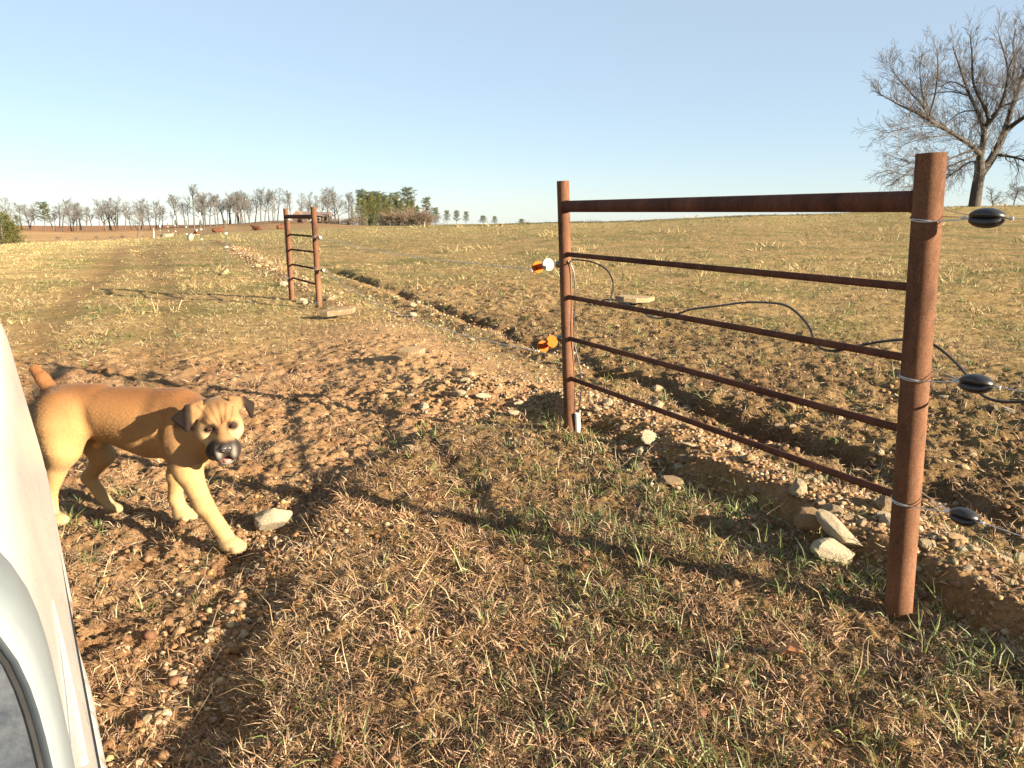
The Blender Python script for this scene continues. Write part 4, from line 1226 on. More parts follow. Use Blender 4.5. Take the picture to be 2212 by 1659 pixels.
for lev, L in out.items():
    for p_, r_ in L: tw.tube([p - org for p in p_], [max(v_ * .8, .0068 if lev > 1 else .010) for v_ in r_], 3, False)
tr.build("trunk", M["bark"], big); tw.build("crown", M["twig"], big)

# ------------------------------------------------------------------ hilltop house, cattle, tank lid
hx, hy = P(668, 480, 245)[0], 245.0; hz = zg(hx, hy) - .3
house = empty("house", (hx, hy, hz), "low brown house with a pale gabled roof on the hilltop behind the far panel", "house")
m_w = plain("dark_board_wall", (.10, .065, .05), .85, 0, .3, 2, 0, .2); m_r = plain("pinkish_metal_roof", (.15, .105, .085), .6, 0, .12, 1, 0, .3); m_rd = plain("brown_shingle_roof", (.16, .10, .07), .85, 0, .3, 2, 0, .2)
m = MB(); m.box((1.5, 0, 1.1), (9.5, 6, 2.2)); m.box((-2.6, -1.2, 1.1), (3.2, 4.2, 2.2)); m.build("wall", m_w, house, False)
def gable(cx, cy, w, dp, z0, hgt, ridge_x=True):
    m = MB(); hw, hd = w / 2, dp / 2
    vs = [(cx - hw, cy - hd, z0), (cx + hw, cy - hd, z0), (cx + hw, cy + hd, z0), (cx - hw, cy + hd, z0)]
    vs += [(cx - hw, cy, z0 + hgt), (cx + hw, cy, z0 + hgt)] if ridge_x else [(cx, cy - hd, z0 + hgt), (cx, cy + hd, z0 + hgt)]
    m.add(vs, [(0, 1, 5, 4), (2, 3, 4, 5), (0, 4, 3), (1, 2, 5), (0, 3, 2, 1)] if ridge_x else [(0, 4, 5, 3), (1, 2, 5, 4), (0, 1, 4), (2, 3, 5), (0, 3, 2, 1)]); return m
r1 = gable(1.7, 0, 10.6, 7.4, 2.203, 1.3).build("roof", m_r, house, False)
r2 = gable(-2.6, -1.3, 4.4, 5.4, 2.206, 1.5, False).build("roof", m_rd, house, False); r2["label"] = "dark gabled roof over the front wing"
for wx in (.8, 3.6):
    f = MB().box((wx, -3.02, 1.35), (1.1, .08, 1.0)).build("window", plain("window_frame", (.6, .58, .52), .6), house, False)
    MB().box((wx, -3.07, 1.35), (.9, .04, .82)).build("pane", plain("window_glass", (.03, .04, .05), .1), f, False)
MB().box((2.2, -3.02, 1.0), (.95, .08, 2.0)).build("door", plain("door_paint", (.25, .12, .07), .6), house, False)
for wx in (5.2, 6.6): 
    m = MB(); m.tube([(wx, -3.5, 0), (wx, -3.5, 2.2)], .07, 8); m.build("porch_post", m_rd, house)
lx, ly = P(358, 480, 76)[0], 76
tk = MB(); tk.tube([(0, 0, -.2), (0, 0, .25), (0, 0, .32), (0, 0, .33)], [.6, .6, .56, .3], 20)
tank = tk.build("water_tank", plain("pale_concrete", (.17, .15, .12), .85, 0, .15, 3)); tank.location = (lx, ly, zg(lx, ly)); tag(tank, "low round pale stock tank beside the thick white post up the fence line", "stock tank")
fan = None
for u, v, h, lb in [(1326, 0, 0, "")]: pass
rp = [(332, 505, 480, 94, "small pale stake left of the stock tank")]
for u, v, vt, d, lb in rp:
    b = P(u, v, d); b[2] = zg(b[0], b[1]); m = MB(); m.tube([(0, 0, -.3), (.02, 0, 1.3)], .045, 6)
    o = m.build("stake", M["pvc"]); o.location = tuple(b); tag(o, lb, "stake")

# ------------------------------------------------------------------ bodies grown as one continuous skin
class Body:
    def __init__(s, lo, hi, h):
        s.lo = np.array(lo, float); s.h = h
        s.n = np.ceil((np.array(hi) - s.lo) / h).astype(int) + 1
        s.D = np.full(s.n, .3, np.float32)
    def _blk(s, lo, hi, pad):
        a = np.clip(np.floor((np.array(lo) - pad - s.lo) / s.h).astype(int), 0, s.n - 1)
        b = np.clip(np.ceil((np.array(hi) + pad - s.lo) / s.h).astype(int) + 1, 1, s.n)
        sl = tuple(slice(i, j) for i, j in zip(a, b))
        ax = [s.lo[i] + s.h * np.arange(a[i], b[i]) for i in range(3)]
        return sl, np.stack(np.meshgrid(*ax, indexing='ij'), -1)
    def _put(s, sl, d, k, sub):
        A = s.D[sl]
        if sub:
            h = np.maximum(k - np.abs(A + d), 0) / k
            s.D[sl] = np.maximum(A, -d) + h * h * k * .25
        else:
            h = np.maximum(k - np.abs(A - d), 0) / k
            s.D[sl] = np.minimum(A, d) - h * h * k * .25
    def cap(s, a, b, ra, rb, k=.03, sub=False):
        a = np.array(a, float); b = np.array(b, float); r = max(ra, rb)
        sl, X = s._blk(np.minimum(a, b) - r, np.maximum(a, b) + r, k * 1.2 + .02)
        ab = b - a; t = np.clip(((X - a) @ ab) / (ab @ ab + 1e-12), 0, 1)
        d = np.linalg.norm(X - a - t[..., None] * ab, axis=-1) - (ra + (rb - ra) * t)
        s._put(sl, d, k, sub)
    def ell(s, c, r, axes=None, k=.03, sub=False):
        c = np.array(c, float); r = np.array(r, float); R = r.max()
        sl, X = s._blk(c - R, c + R, k * 1.2 + .02)
        q = X - c
        if axes is not None: q = q @ np.array(axes).T
        k0 = np.linalg.norm(q / r, axis=-1); k1 = np.linalg.norm(q / r ** 2, axis=-1) + 1e-9
        s._put(sl, k0 * (k0 - 1) / k1, k, sub)
    def tri(s, a, b, c, r, k=.012):
        a, b, c = [np.array(q, float) for q in (a, b, c)]
        P3 = np.stack([a, b, c])
        sl, X = s._blk(P3.min(0) - r, P3.max(0) + r, k * 1.2 + .02)
        def segd(p, q):
            pq = q - p; t = np.clip(((X - p) @ pq) / (pq @ pq), 0, 1); return np.linalg.norm(X - p - t[..., None] * pq, axis=-1)
        n = np.cross(b - a, c - a); n /= np.linalg.norm(n)
        ins = np.ones(X.shape[:-1], bool)
        for p, q in ((a, b), (b, c), (c, a)): ins &= ((X - p) @ np.cross(n, q - p)) >= 0
        d = np.where(ins, np.abs((X - a) @ n), np.minimum(np.minimum(segd(a, b), segd(b, c)), segd(c, a))) - r
        s._put(sl, d, k, False)
    def mesh(s):
        D = s.D; neg = D < 0; n = s.n
        off = [(i, j, k) for i in (0, 1) for j in (0, 1) for k in (0, 1)]
        cnt = np.zeros(n - 1, np.int8)
        for o in off: cnt += neg[o[0]:n[0] - 1 + o[0], o[1]:n[1] - 1 + o[1], o[2]:n[2] - 1 + o[2]]
        act = np.argwhere((cnt > 0) & (cnt < 8))
        ids = -np.ones(n - 1, np.int64); ids[tuple(act.T)] = np.arange(len(act))
        val = {o: D[act[:, 0] + o[0], act[:, 1] + o[1], act[:, 2] + o[2]] for o in off}
        acc = np.zeros((len(act), 3)); c = np.zeros(len(act))
        for o in off:
            for ax in range(3):
                if o[ax] == 0:
                    o2 = tuple(1 if i == ax else o[i] for i in range(3))
                    a, b = val[o], val[o2]; m_ = (a < 0) != (b < 0)
                    t = np.where(m_, a / np.where(m_, a - b, 1), 0)
                    p_ = np.tile(np.array(o, float), (len(act), 1)); p_[:, ax] += t
                    acc += p_ * m_[:, None]; c += m_
        V = s.lo + s.h * (act + acc / c[:, None])
        Q = []
        for ax in range(3):
            a1, a2 = (ax + 1) % 3, (ax + 2) % 3
            A = neg; B = np.roll(neg, -1, ax); e = (A != B)
            sl = [slice(None)] * 3; sl[ax] = slice(0, n[ax] - 1); sl[a1] = slice(1, n[a1] - 1); sl[a2] = slice(1, n[a2] - 1)
            mask = np.zeros(n, bool); mask[tuple(sl)] = e[tuple(sl)]
            p_ = np.argwhere(mask)
            if not len(p_): continue
            def cid(d1, d2):
                q_ = p_.copy(); q_[:, a1] += d1; q_[:, a2] += d2; return ids[tuple(q_.T)]
            quad = np.stack([cid(-1, -1), cid(0, -1), cid(0, 0), cid(-1, 0)], 1)
            fl = ~neg[tuple(p_.T)]
            quad[fl] = quad[fl][:, ::-1]
            Q.append(quad)
        return V, np.concatenate(Q)

def build_body(name, body, colfn, mat, origin, parent=None):
    V, Q = body.mesh()
    # relax a little so that the lattice does not show
    nb = np.zeros_like(V); ct = np.zeros(len(V))
    for i in range(4):
        a, b = Q[:, i], Q[:, (i + 1) % 4]
        for j in range(3): nb[:, j] += np.bincount(a, V[b, j], len(V)) + np.bincount(b, V[a, j], len(V))
        ct += np.bincount(a, minlength=len(V)) + np.bincount(b, minlength=len(V))
    V = V * .5 + .5 * nb / ct[:, None]
    col = colfn(V)
    o = fast_mesh(name, V - np.array(origin), Q.ravel(), np.arange(len(Q)) * 4, np.full(len(Q), 4), mat, col, True)
    if parent is not None: o.parent = parent
    else: o.location = origin
    return o
def rmap(v, stops):
    return np.stack([np.interp(v, [s[0] for s in stops], [s[1][i] for s in stops]) for i in range(3)], 1)

# cattle resting on the far slope
def cow(u, v, d, yaw, label, face=False, up=False, group="red cattle lying on the far slope"):
    x_ = P(u, 480, d)[0]; z_ = zg(x_, d)
    b = Body((-1.5, -.75, -.1), (1.75, .75, 1.5), .05)
    b.ell((0, 0, .45), (1.0, .52, .50), None, .1); b.ell((.6, 0, .52), (.55, .46, .48), None, .12); b.ell((-.65, 0, .48), (.5, .48, .46), None, .12)
    hz_ = 1.1 if up else .95
    b.cap((.95, 0, .65), (1.25, 0, hz_), .25, .17, .12); b.ell((1.42, .02, hz_ + .02), (.27, .14, .15), None, .08)
    for s_ in (-1, 1):
        b.cap((1.25, .1 * s_, hz_ + .12), (1.2, .32 * s_, hz_ + .1), .06, .04, .04)
        b.cap((.75, .4 * s_, .25), (1.15, .46 * s_, .08), .13, .08, .08); b.cap((-.5, .45 * s_, .3), (-.05, .58 * s_, .1), .17, .08, .08)
    b.cap((-1.1, .1, .55), (-1.2, .2, .1), .05, .03, .05)
    def colf(V):
        c = np.tile(np.array([.085, .032, .017]), (len(V), 1)) * (1 + .15 * fbm(V[:, 0], V[:, 2], 2, 2, 5))[:, None]
        if face: c[(V[:, 0] > 1.3)] = (.75, .7, .62); c[(V[:, 2] < .2) & (V[:, 0] > .3)] = (.7, .65, .55)
        return c
    o = build_body("cow", b, colf, M["cow"], (0, 0, 0)); o.location = (x_, d, z_ - .05); o.rotation_euler = (0, 0, yaw); o.scale = (.8, .8, .85)
    return tag(o, label, "cow", group)
cow(423, 508, 128, math.radians(-70), "white faced red cow lying nearest the white capped posts", True)
cow(469, 503, 135, math.radians(20), "red cow lying with its head raised, second from the posts", False, True)
cow(555, 499, 140, math.radians(165), "low red cow stretched out on the slope midway to the far panel")
cow(604, 497, 145, math.radians(80), "rounded red cow lying just left of the far panel, seen from behind")

# ------------------------------------------------------------------ the dog
dx, dy = -1.62, 3.36
dz = zg(dx, dy)
g = lambda u, v, d: P(u, v, d) 
bz = Body((-2.45, 2.75, -.12), (-1.0, 3.95, .86), .0052)
ax_b = np.array([.967, -.25, 0]); ax_n = np.array([.25, .967, 0]); ax_z = np.array([0, 0, 1.])
AX = np.stack([ax_b, ax_n, ax_z])
# trunk: pelvis, loin, deep chest
bz.ell(g(150, 884, 3.48), (.165, .112, .106), AX, .05)
bz.ell(g(235, 889, 3.45), (.23, .104, .108), AX, .06)
bz.ell(g(335, 915, 3.41), (.210, .120, .138), AX, .07)
bz.ell(g(392, 927, 3.385), (.118, .118, .144), AX, .06)
bz.cap(g(205, 918, 3.48), g(330, 948, 3.42), .052, .076, .06)
bz.cap(g(270, 864, 3.46), g(390, 872, 3.37), .050, .060, .05)        # withers and back line
bz.cap(g(130, 862, 3.53), g(210, 858, 3.48), .055, .055, .04)
# near shoulder and breast
bz.ell(g(398, 945, 3.295), (.085, .055, .125), AX, .045)
bz.ell(g(392, 945, 3.44), (.085, .06, .125), AX, .045)
bz.ell(g(425, 965, 3.33), (.07, .09, .095), AX, .05)
# neck
bz.cap(g(385, 905, 3.39), g(450, 908, 3.29), .112, .090, .06)
bz.cap(g(405, 945, 3.36), g(450, 948, 3.27), .10, .068, .06)
# near hind leg
bz.ell(g(128, 915, 3.40), (.118, .066, .138), AX, .045)
bz.cap(g(132, 925, 3.41), g(136, 972, 3.385), .092, .066, .05)
bz.cap(g(134, 968, 3.39), g(110, 1056, 3.43), .064, .032, .05)
bz.cap(g(108, 1058, 3.44), g(114, 1112, 3.43), .030, .026, .02)
bz.ell(g(126, 1122, 3.41), (.052, .036, .027), AX, .02)
# far hind leg
bz.cap(g(185, 930, 3.58), g(222, 985, 3.58), .085, .050, .04)
bz.cap(g(222, 984, 3.58), g(192, 1032, 3.62), .046, .030, .025)
bz.cap(g(190, 1030, 3.62), g(232, 1086, 3.58), .030, .0265, .02)
bz.ell(g(246, 1096, 3.565), (.045, .032, .022), np.stack([np.array([.95, -.2, -.22]), ax_n, np.array([.22, 0, .97])]), .018)
# near front leg reaching forward
bz.cap(g(398, 955, 3.28), g(404, 1015, 3.23), .080, .058, .04)
bz.cap(g(404, 1012, 3.23), g(440, 1092, 3.165), .054, .0385, .03)
bz.cap(g(440, 1090, 3.165), g(487, 1158, 3.12), .037, .033, .02)
LEGP = g(500, 1176, 3.10)
bz.ell(LEGP, (.052, .043, .031), np.stack([np.array([.93, -.37, 0]), np.array([.37, .93, 0]), ax_z]), .02)
for k_, (a_, b_) in enumerate([(.038, -.028), (.047, -.010), (.045, .010), (.035, .027)]):
    c_ = LEGP + np.array([.93, -.37, 0]) * a_ + np.array([.37, .93, 0]) * b_ + np.array([0, 0, -.008])
    bz.ell(c_, (.021, .0135, .017), np.stack([np.array([.93, -.37, 0]), np.array([.37, .93, 0]), ax_z]), .004)
# far front leg, upright
bz.cap(g(395, 965, 3.43), g(380, 1025, 3.45), .062, .038, .04)
bz.cap(g(380, 1024, 3.45), g(379, 1076, 3.47), .037, .030, .025)
bz.cap(g(379, 1074, 3.47), g(390, 1100, 3.46), .030, .033, .02)
FARP = g(397, 1111, 3.45)
bz.ell(FARP, (.053, .046, .030), np.stack([np.array([.85, -.52, 0]), np.array([.52, .85, 0]), ax_z]), .02)
for a_, b_ in [(.036, -.028), (.046, -.009), (.046, .010), (.036, .028)]:
    c_ = FARP + np.array([.85, -.52, 0]) * a_ + np.array([.52, .85, 0]) * b_ + np.array([0, 0, -.007])
    bz.ell(c_, (.021, .0135, .017), np.stack([np.array([.85, -.52, 0]), np.array([.52, .85, 0]), ax_z]), .004)
# tail, short and lifted
bz.cap(g(116, 852, 3.55), g(92, 818, 3.57), .036, .029, .03)
bz.cap(g(92, 818, 3.57), g(75, 797, 3.59), .029, .023, .012)
# shoulder crease, flank crease, neck fold
bz.cap(g(346, 905, 3.262), g(368, 995, 3.272), .010, .010, .04, True)
bz.cap(g(168, 880, 3.335), g(184, 948, 3.335), .013, .012, .04, True)
# belly fold
bz.ell(g(213, 962, 3.47), (.03, .022, .018), AX, .03)
# head in its own frame: r to the viewer's right, f out of the face, up
hf = np.array([.454, -.885, -.10]); hf /= np.linalg.norm(hf)
hr = np.array([.891, .454, .03]); hr -= hf * (hr @ hf); hr /= np.linalg.norm(hr)
hu = np.cross(hr, hf); hu = hu if hu[2] > 0 else -hu
HO = g(477, 921, 3.155)
def hp(a, b, c): return HO + hr * a + hf * b + hu * c
HA = np.stack([hr, hf, hu])
bz.ell(hp(-.002, -.085, .028), (.083, .098, .066), HA, .03)            # skull
for s_ in (-1, 1):
    bz.ell(hp(.052 * s_, -.055, -.028), (.046, .065, .056), HA, .03)  # cheeks
    bz.ell(hp(.030 * s_, -.006, .030), (.029, .026, .022), HA, .014)  # brows
    bz.ell(hp(.026 * s_, .062, -.084), (.029, .052, .042), HA, .018)  # upper lips
    bz.ell(hp(.047 * s_, .010, -.098), (.024, .045, .040), HA, .02)   # jowls
bz.ell(hp(0, .048, -.048), (.038, .068, .034), HA, .022)              # muzzle bridge
bz.cap(hp(0, -.01, .0), hp(0, .085, -.040), .026, .024, .015)
bz.ell(hp(0, .010, -.118), (.040, .070, .026), HA, .02)               # lower jaw
bz.ell(hp(.002, .058, -.132), (.028, .026, .016), HA, .014)           # chin
bz.ell(hp(.003, .085, -.114), (.021, .050, .0125), HA, .006, True)    # open mouth
bz.cap(hp(0, .118, -.078), hp(0, .112, -.100), .004, .004, .006, True)
for s_ in (-1, 1):
    bz.ell(hp(.0475 * s_, .020, .000), (.016, .016, .0115), HA, .012, True)
# forehead folds
bz.cap(hp(0, .010, .020), hp(0, .000, .078), .0045, .006, .010, True)
for s_ in (-1, 1):
    bz.cap(hp(.014 * s_, .016, .030), hp(.020 * s_, -.004, .082), .003, .003, .008, True)
    bz.cap(hp(.030 * s_, .018, .044), hp(.048 * s_, -.004, .072), .003, .0025, .008, True)
    bz.cap(hp(.020 * s_, .032, .004), hp(.030 * s_, .036, -.030), .003, .0025, .008, True)
# ears: folded flaps
eL = [hp(-.060, -.060, .098), hp(-.118, -.062, .082), hp(-.176, -.085, .030), hp(-.128, -.030, -.006), hp(-.080, -.045, .050)]
bz.tri(eL[0], eL[1], eL[4], .0085, .016); bz.tri(eL[1], eL[2], eL[3], .0065, .008); bz.tri(eL[1], eL[3], eL[4], .0065, .010)
eR = [hp(.052, -.066, .098), hp(.112, -.075, .084), hp(.150, -.090, .050), hp(.136, -.070, -.002), hp(.086, -.056, .050), hp(.118, -.060, .045)]
bz.tri(eR[0], eR[1], eR[4], .0085, .016); bz.tri(eR[1], eR[2], eR[3], .0065, .008); bz.tri(eR[1], eR[3], eR[5], .0065, .008)

def dog_col(V):
    n_ = fbm(V[:, 0] * 1.0, V[:, 2] * 2.2 + V[:, 1], 9, 3, 9)
    q = V - HO; a = q @ hr; b = q @ hf; c_ = q @ hu
    z = V[:, 2]
    fawn = np.array([.44, .235, .085]); tan = np.array([.29, .125, .043]); cream = np.array([.56, .36, .15]); pale = np.array([.60, .43, .225])
    col = rmap(z + .02 * n_, [(0, tuple(pale)), (.10, tuple(cream)), (.30, tuple(cream * .9 + .1 * fawn)), (.38, tuple(fawn * .75 + .25 * cream)), (.46, tuple(fawn)), (.54, tuple(fawn * .55 + tan * .45)), (.62, tuple(tan))])
    # paler thigh and pale inner legs
    th = np.exp(-(((V[:, 0] + 2.03) / .11) ** 2 + ((z - .42) / .13) ** 2)) * sst(3.52, 3.42, V[:, 1])
    col = col + (cream - col) * (.55 * th)[:, None]
    # darker shoulder-back saddle line
    sd = sst(.56, .66, z) * sst(-1.0, -2.2, V[:, 0] - .6) * .4
    col = col * (1 - .25 * sd)[:, None]
    head = (b > -.17) & (c_ > -.19) & (np.abs(a) < .21) & (c_ < .14)
    hc = np.tile(np.array([.35, .19, .078]), (len(V), 1))
    hc = hc + (np.array([.56, .41, .22]) - hc) * np.clip(np.exp(-(((np.abs(a) - .066) / .03) ** 2 + ((c_ + .035) / .04) ** 2)), 0, 1)[:, None]
    # brow creases
    ln = np.maximum.reduce([np.exp(-((np.abs(a) - k0 - k1 * (c_ - .03)) / w_) ** 2) for k0, k1, w_ in [(0, 0, .007), (.013, .36, .006), (.036, .75, .006)]]) * sst(.0, .02, c_) * (1 - sst(.085, .10, c_)) * (b > -.05)
    hc = hc * (1 - .42 * ln)[:, None]
    top = sst(.062, .098, c_ + .012 * n_) ; hc = hc * (1 - .35 * top)[:, None]
    # eye rims
    er = np.exp(-(((np.abs(a) - .045) / .028) ** 2 + ((c_ + .001 + .15 * (np.abs(a) - .045)) / .020) ** 2)) * (b > -.02)
    er = np.clip(er * 2.2 - .35, 0, 1)
    hc = hc + (np.array([.05, .032, .022]) - hc) * er[:, None]
    el2 = np.exp(-(((np.abs(a) - .03) / .008) ** 2 + ((c_ - .012) / .012) ** 2)) * (b > -.02)
    hc = hc * (1 - .55 * el2)[:, None]
    # black muzzle with a pale grizzled lip either side of the nose
    mz = sst(-.028, -.058, c_ + .020 * n_ - .25 * np.clip(b - .04, 0, .1)) * sst(.0, .03, b + .010 * n_ + .35 * np.clip(-c_ - .07, 0, .06)) * (1 - sst(.075, .09, np.abs(a)))
    blk = np.array([.030, .022, .018])
    hc = hc + (blk - hc) * np.clip(mz, 0, 1)[:, None]
    lip = np.exp(-(((np.abs(a) - .030) / .011) ** 2 + ((c_ + .078) / .026) ** 2)) * (b > .07)
    chin = sst(-.122, -.134, c_) * (b > .03) * (np.abs(a) < .034)
    gr = np.clip(np.maximum(lip * .75, chin * .7) * (.75 + .6 * n_), 0, 1)
    hc = hc + (np.array([.46, .41, .34]) - hc) * gr[:, None]
    # mouth lining
    mo = (np.abs(a) < .026) & (b > .02) & (c_ < -.103) & (c_ > -.131) & (b < .118)
    inn = np.exp(-(((a - .003) / .020) ** 2 + ((c_ + .117) / .010) ** 2)) * mo
    hc = hc + (np.array([.42, .14, .12]) - hc) * np.clip(inn * 1.3, 0, 1)[:, None]
    # dark ear leather
    ea = sst(.092, .108, np.abs(a) + .010 * n_) * sst(-.05, -.02, c_) * (b < .0)
    inner = np.exp(-(((a + .092) / .014) ** 2 + ((c_ - .045) / .03) ** 2)) + np.exp(-(((a - .092) / .013) ** 2 + ((c_ - .06) / .025) ** 2))
    hc = hc + (np.array([.022, .015, .011]) - hc) * np.clip(ea, 0, 1)[:, None]
    hc = hc + (np.array([.30, .17, .075]) - hc) * np.clip(inner * .8, 0, 1)[:, None]
    wgt = head * sst(-.15, -.09, b + .6 * np.clip(np.abs(a) - .08, 0, .2)) 
    col = col + (hc - col) * wgt[:, None]
    # nails and dusty feet
    ft = sst(.055, .02, z) * .3
    col = col + (np.array([.34, .22, .12]) - col) * ft[:, None]
    lum = (col @ np.array([.3, .6, .1]))[:, None]
    col = lum + (col - lum) * .95
    return np.clip(.61 * col * (1 + .08 * n_)[:, None], .008, .8)
fur, nt, bs = mat_new("short_fawn_fur")
at = nt.nodes.new("ShaderNodeAttribute"); at.attribute_name = "Col"
co = objco(nt, (40, 40, 140)); fn = noise(nt, 4, 5, .7, co)
c = mix(nt, at.outputs["Color"], ramp(nt, fn, [(.3, (.89, .885, .88)), (.7, (1.09, 1.09, 1.09))]), 1.0, 'MULTIPLY')
nt.links.new(c, bs.inputs["Base Color"]); bs.inputs["Roughness"].default_value = .8
bs.inputs["Specular IOR Level"].default_value = .1
bs.inputs["Sheen Weight"].default_value = .06; bs.inputs["Sheen Roughness"].default_value = .4
bump(nt, bs, fn, .06, .001)
dog = build_body("dog", bz, dog_col, fur, (dx, dy, dz))
tag(dog, "fawn black muzzled short tailed dog stepping forward, head turned to the viewer", "dog")
# short lying hairs over the hide
me = dog.data; nv = len(me.vertices)
hv = np.empty(nv * 3, np.float32); me.vertices.foreach_get("co", hv); hv = hv.reshape(-1, 3).astype(float)
hn = np.empty(nv * 3, np.float32); me.vertices.foreach_get("normal", hn); hn = hn.reshape(-1, 3).astype(float)
hc4 = np.empty(nv * 4, np.float32); me.attributes["Col"].data.foreach_get("color", hc4); hcol = hc4.reshape(-1, 4)[:, :3].astype(float)
sel = rng.integers(0, nv, 90000)
p_ = hv[sel]; n_ = hn[sel]; W_ = p_ + np.array([dx, dy, dz])
q_ = W_ - HO; hb = q_ @ hf; ha = q_ @ hr; hcz = q_ @ hu
ishead = (hb > -.15) & (hcz > -.19) & (np.abs(ha) < .2)
keep = ~(ishead & (hb > .015) & (np.abs(ha) < .08) & (hcz < -.095)) & ~(ishead & (hb > .095)) & ~(ishead & (np.abs(np.abs(ha) - .047) < .018) & (np.abs(hcz) < .015))
p_, n_, W_, ishead, hb, ha, hcz, sel = [q[keep] for q in (p_, n_, W_, ishead, hb, ha, hcz, sel)]
fl = np.where((W_[:, 2] < .36)[:, None], np.array([-.15, .05, -1.0])[None], np.array([-.93, .22, -.35])[None])
fl = np.where(ishead[:, None], -hf[None] * 1.0 + hr[None] * np.sign(ha)[:, None] * .35 + hu[None] * np.clip(hcz * 6, -.5, .6)[:, None], fl)
fl = fl + rng.normal(0, .22, fl.shape)
fl -= n_ * (fl * n_).sum(1)[:, None]; fl /= np.linalg.norm(fl, axis=1)[:, None] + 1e-9
fl = fl * .93 + n_ * rng.uniform(.08, .38, len(n_))[:, None]
ln = np.where(ishead, rng.uniform(.004, .008, len(n_)), rng.uniform(.007, .014, len(n_)))[:, None]
sd = np.cross(fl, n_); sd /= np.linalg.norm(sd, axis=1)[:, None] + 1e-9
wd = rng.uniform(.0005, .0010, len(n_))[:, None]
V = np.stack([p_ - sd * wd - n_ * .001, p_ + sd * wd - n_ * .001, p_ + fl * ln], 1).reshape(-1, 3)
cc = np.clip(hcol[sel] * (1 + rng.normal(0, .075, (len(sel), 1))), .006, .8)
fo = fast_mesh("fur", V, np.arange(len(V)), np.arange(len(V) // 3) * 3, np.full(len(V) // 3, 3), vcol("fur_hair", .75, .12, 0), np.repeat(cc, 3, 0))
fo.parent = dog
def dog_part(name, mb, mat):
    o = mb.build(name, mat, dog); o.matrix_parent_inverse.identity()
    for v in o.data.vertices: v.co = v.co - Vector((dx, dy, dz))
    return o
def ball(mb, c, r, axes=None, n=14):
    c = np.array(c); vs = []; fs = []
    A = HA if axes is None else axes
    for i in range(n + 1):
        th = math.pi * i / n
        for j in range(2 * n):
            ph = math.pi * j / n
            vs.append(c + r[0] * math.sin(th) * math.cos(ph) * A[0] + r[1] * math.sin(th) * math.sin(ph) * A[1] + r[2] * math.cos(th) * A[2])
    for i in range(n):
        for j in range(2 * n):
            k2 = (j + 1) % (2 * n)
            fs.append((i * 2 * n + j, i * 2 * n + k2, (i + 1) * 2 * n + k2, (i + 1) * 2 * n + j))
    return mb.add(vs, fs)
eye_m, nt, bs = mat_new("amber_eye")
bs.inputs["Base Color"].default_value = (.045, .019, .010, 1); bs.inputs["Roughness"].default_value = .05
pup = plain("black_pupil", (.008, .006, .005), .05)
for s_ in (-1, 1):
    e = dog_part("eye", ball(MB(), hp(.0468 * s_, .0125, -.001), (.0108, .0108, .0085)), eye_m)
    p_ = MB(); ball(p_, hp(.0468 * s_ + .001, .0225, -.001), (.0048, .0024, .0048), None, 8)
    o = p_.build("pupil", pup, e)
    for v in o.data.vertices: v.co = v.co - Vector((dx, dy, dz))
nose_m = plain("wet_black_nose", (.035, .028, .028), .28, 0, .3, 300, .0006)
nb_ = Body(HO - .2, HO + .2, .003)
nb_.ell(hp(0, .116, -.052), (.0225, .013, .0165), HA, .01); nb_.ell(hp(0, .112, -.064), (.013, .012, .012), HA, .01)
for s_ in (-1, 1):
    nb_.ell(hp(.0125 * s_, .122, -.056), (.0105, .010, .0105), HA, .008); nb_.ell(hp(.0105 * s_, .1325, -.058), (.0042, .007, .0036), HA, .003, True)
no = build_body("nose", nb_, lambda V: np.tile([.03, .025, .025], (len(V), 1)), nose_m, (dx, dy, dz), dog)
tg = plain("pink_tongue", (.55, .22, .20), .35, 0, .15, 60)
dog_part("tongue", ball(MB(), hp(.003, .060, -.121), (.019, .040, .0065)), tg)

# ------------------------------------------------------------------ the white car the picture is taken from: its right flank, wing and door mirror
CA = np.array([-.54, .842, 0]); CA /= np.linalg.norm(CA); CN = np.array([-CA[1], CA[0], 0])   # forward along the car, and inboard
def cp(s, n, z): return CA * s + CN * n + np.array([0, 0, z])
car = empty("parked_car", (0, 0, 0), "dirty white car at the left edge, seen along its flank from beside the door mirror", "car")
paint, nt, bs = mat_new("dusty_white_paint")
co = objco(nt, (1, 1, 1)); n1 = noise(nt, 3.5, 6, .7, co); n2 = noise(nt, 60, 5, .8, co)
c = mix(nt, ramp(nt, n1, [(.35, (.37, .368, .36)), (.6, (.42, .42, .415))]), ramp(nt, n2, [(.3, (.86, .83, .79)), (.6, (1, 1, 1))]), 1.0, 'MULTIPLY')
sx = nt.nodes.new("ShaderNodeSeparateXYZ"); nt.links.new(co, sx.inputs[0])
mr = nt.nodes.new("ShaderNodeMapRange"); mr.inputs[1].default_value = .95; mr.inputs[2].default_value = .35; mr.inputs[3].default_value = -.08; mr.inputs[4].default_value = .15
nt.links.new(sx.outputs[2], mr.inputs[0])
n3 = noise(nt, 22, 7, .75, co); am = nt.nodes.new("ShaderNodeMath"); am.operation = 'ADD'; nt.links.new(n3, am.inputs[0]); nt.links.new(mr.outputs[0], am.inputs[1])
sp = ramp(nt, am.outputs[0], [(.60, (0, 0, 0)), (.72, (.85, .85, .85))])
c = mix(nt, c, (.17, .11, .06), sp)
nt.links.new(c, bs.inputs["Base Color"]); nt.links.new(ramp(nt, n2, [(.3, (.42,) * 3), (.7, (.20,) * 3)]), bs.inputs["Roughness"])
bs.inputs["Coat Weight"].default_value = .35; bs.inputs["Coat Roughness"].default_value = .15
mudm = plain("dried_mud", (.27, .17, .09), .95, 0, .4, 30, .01)
rub = plain("grey_rubber_moulding", (.52, .50, .46), .5, 0, .12, 40)
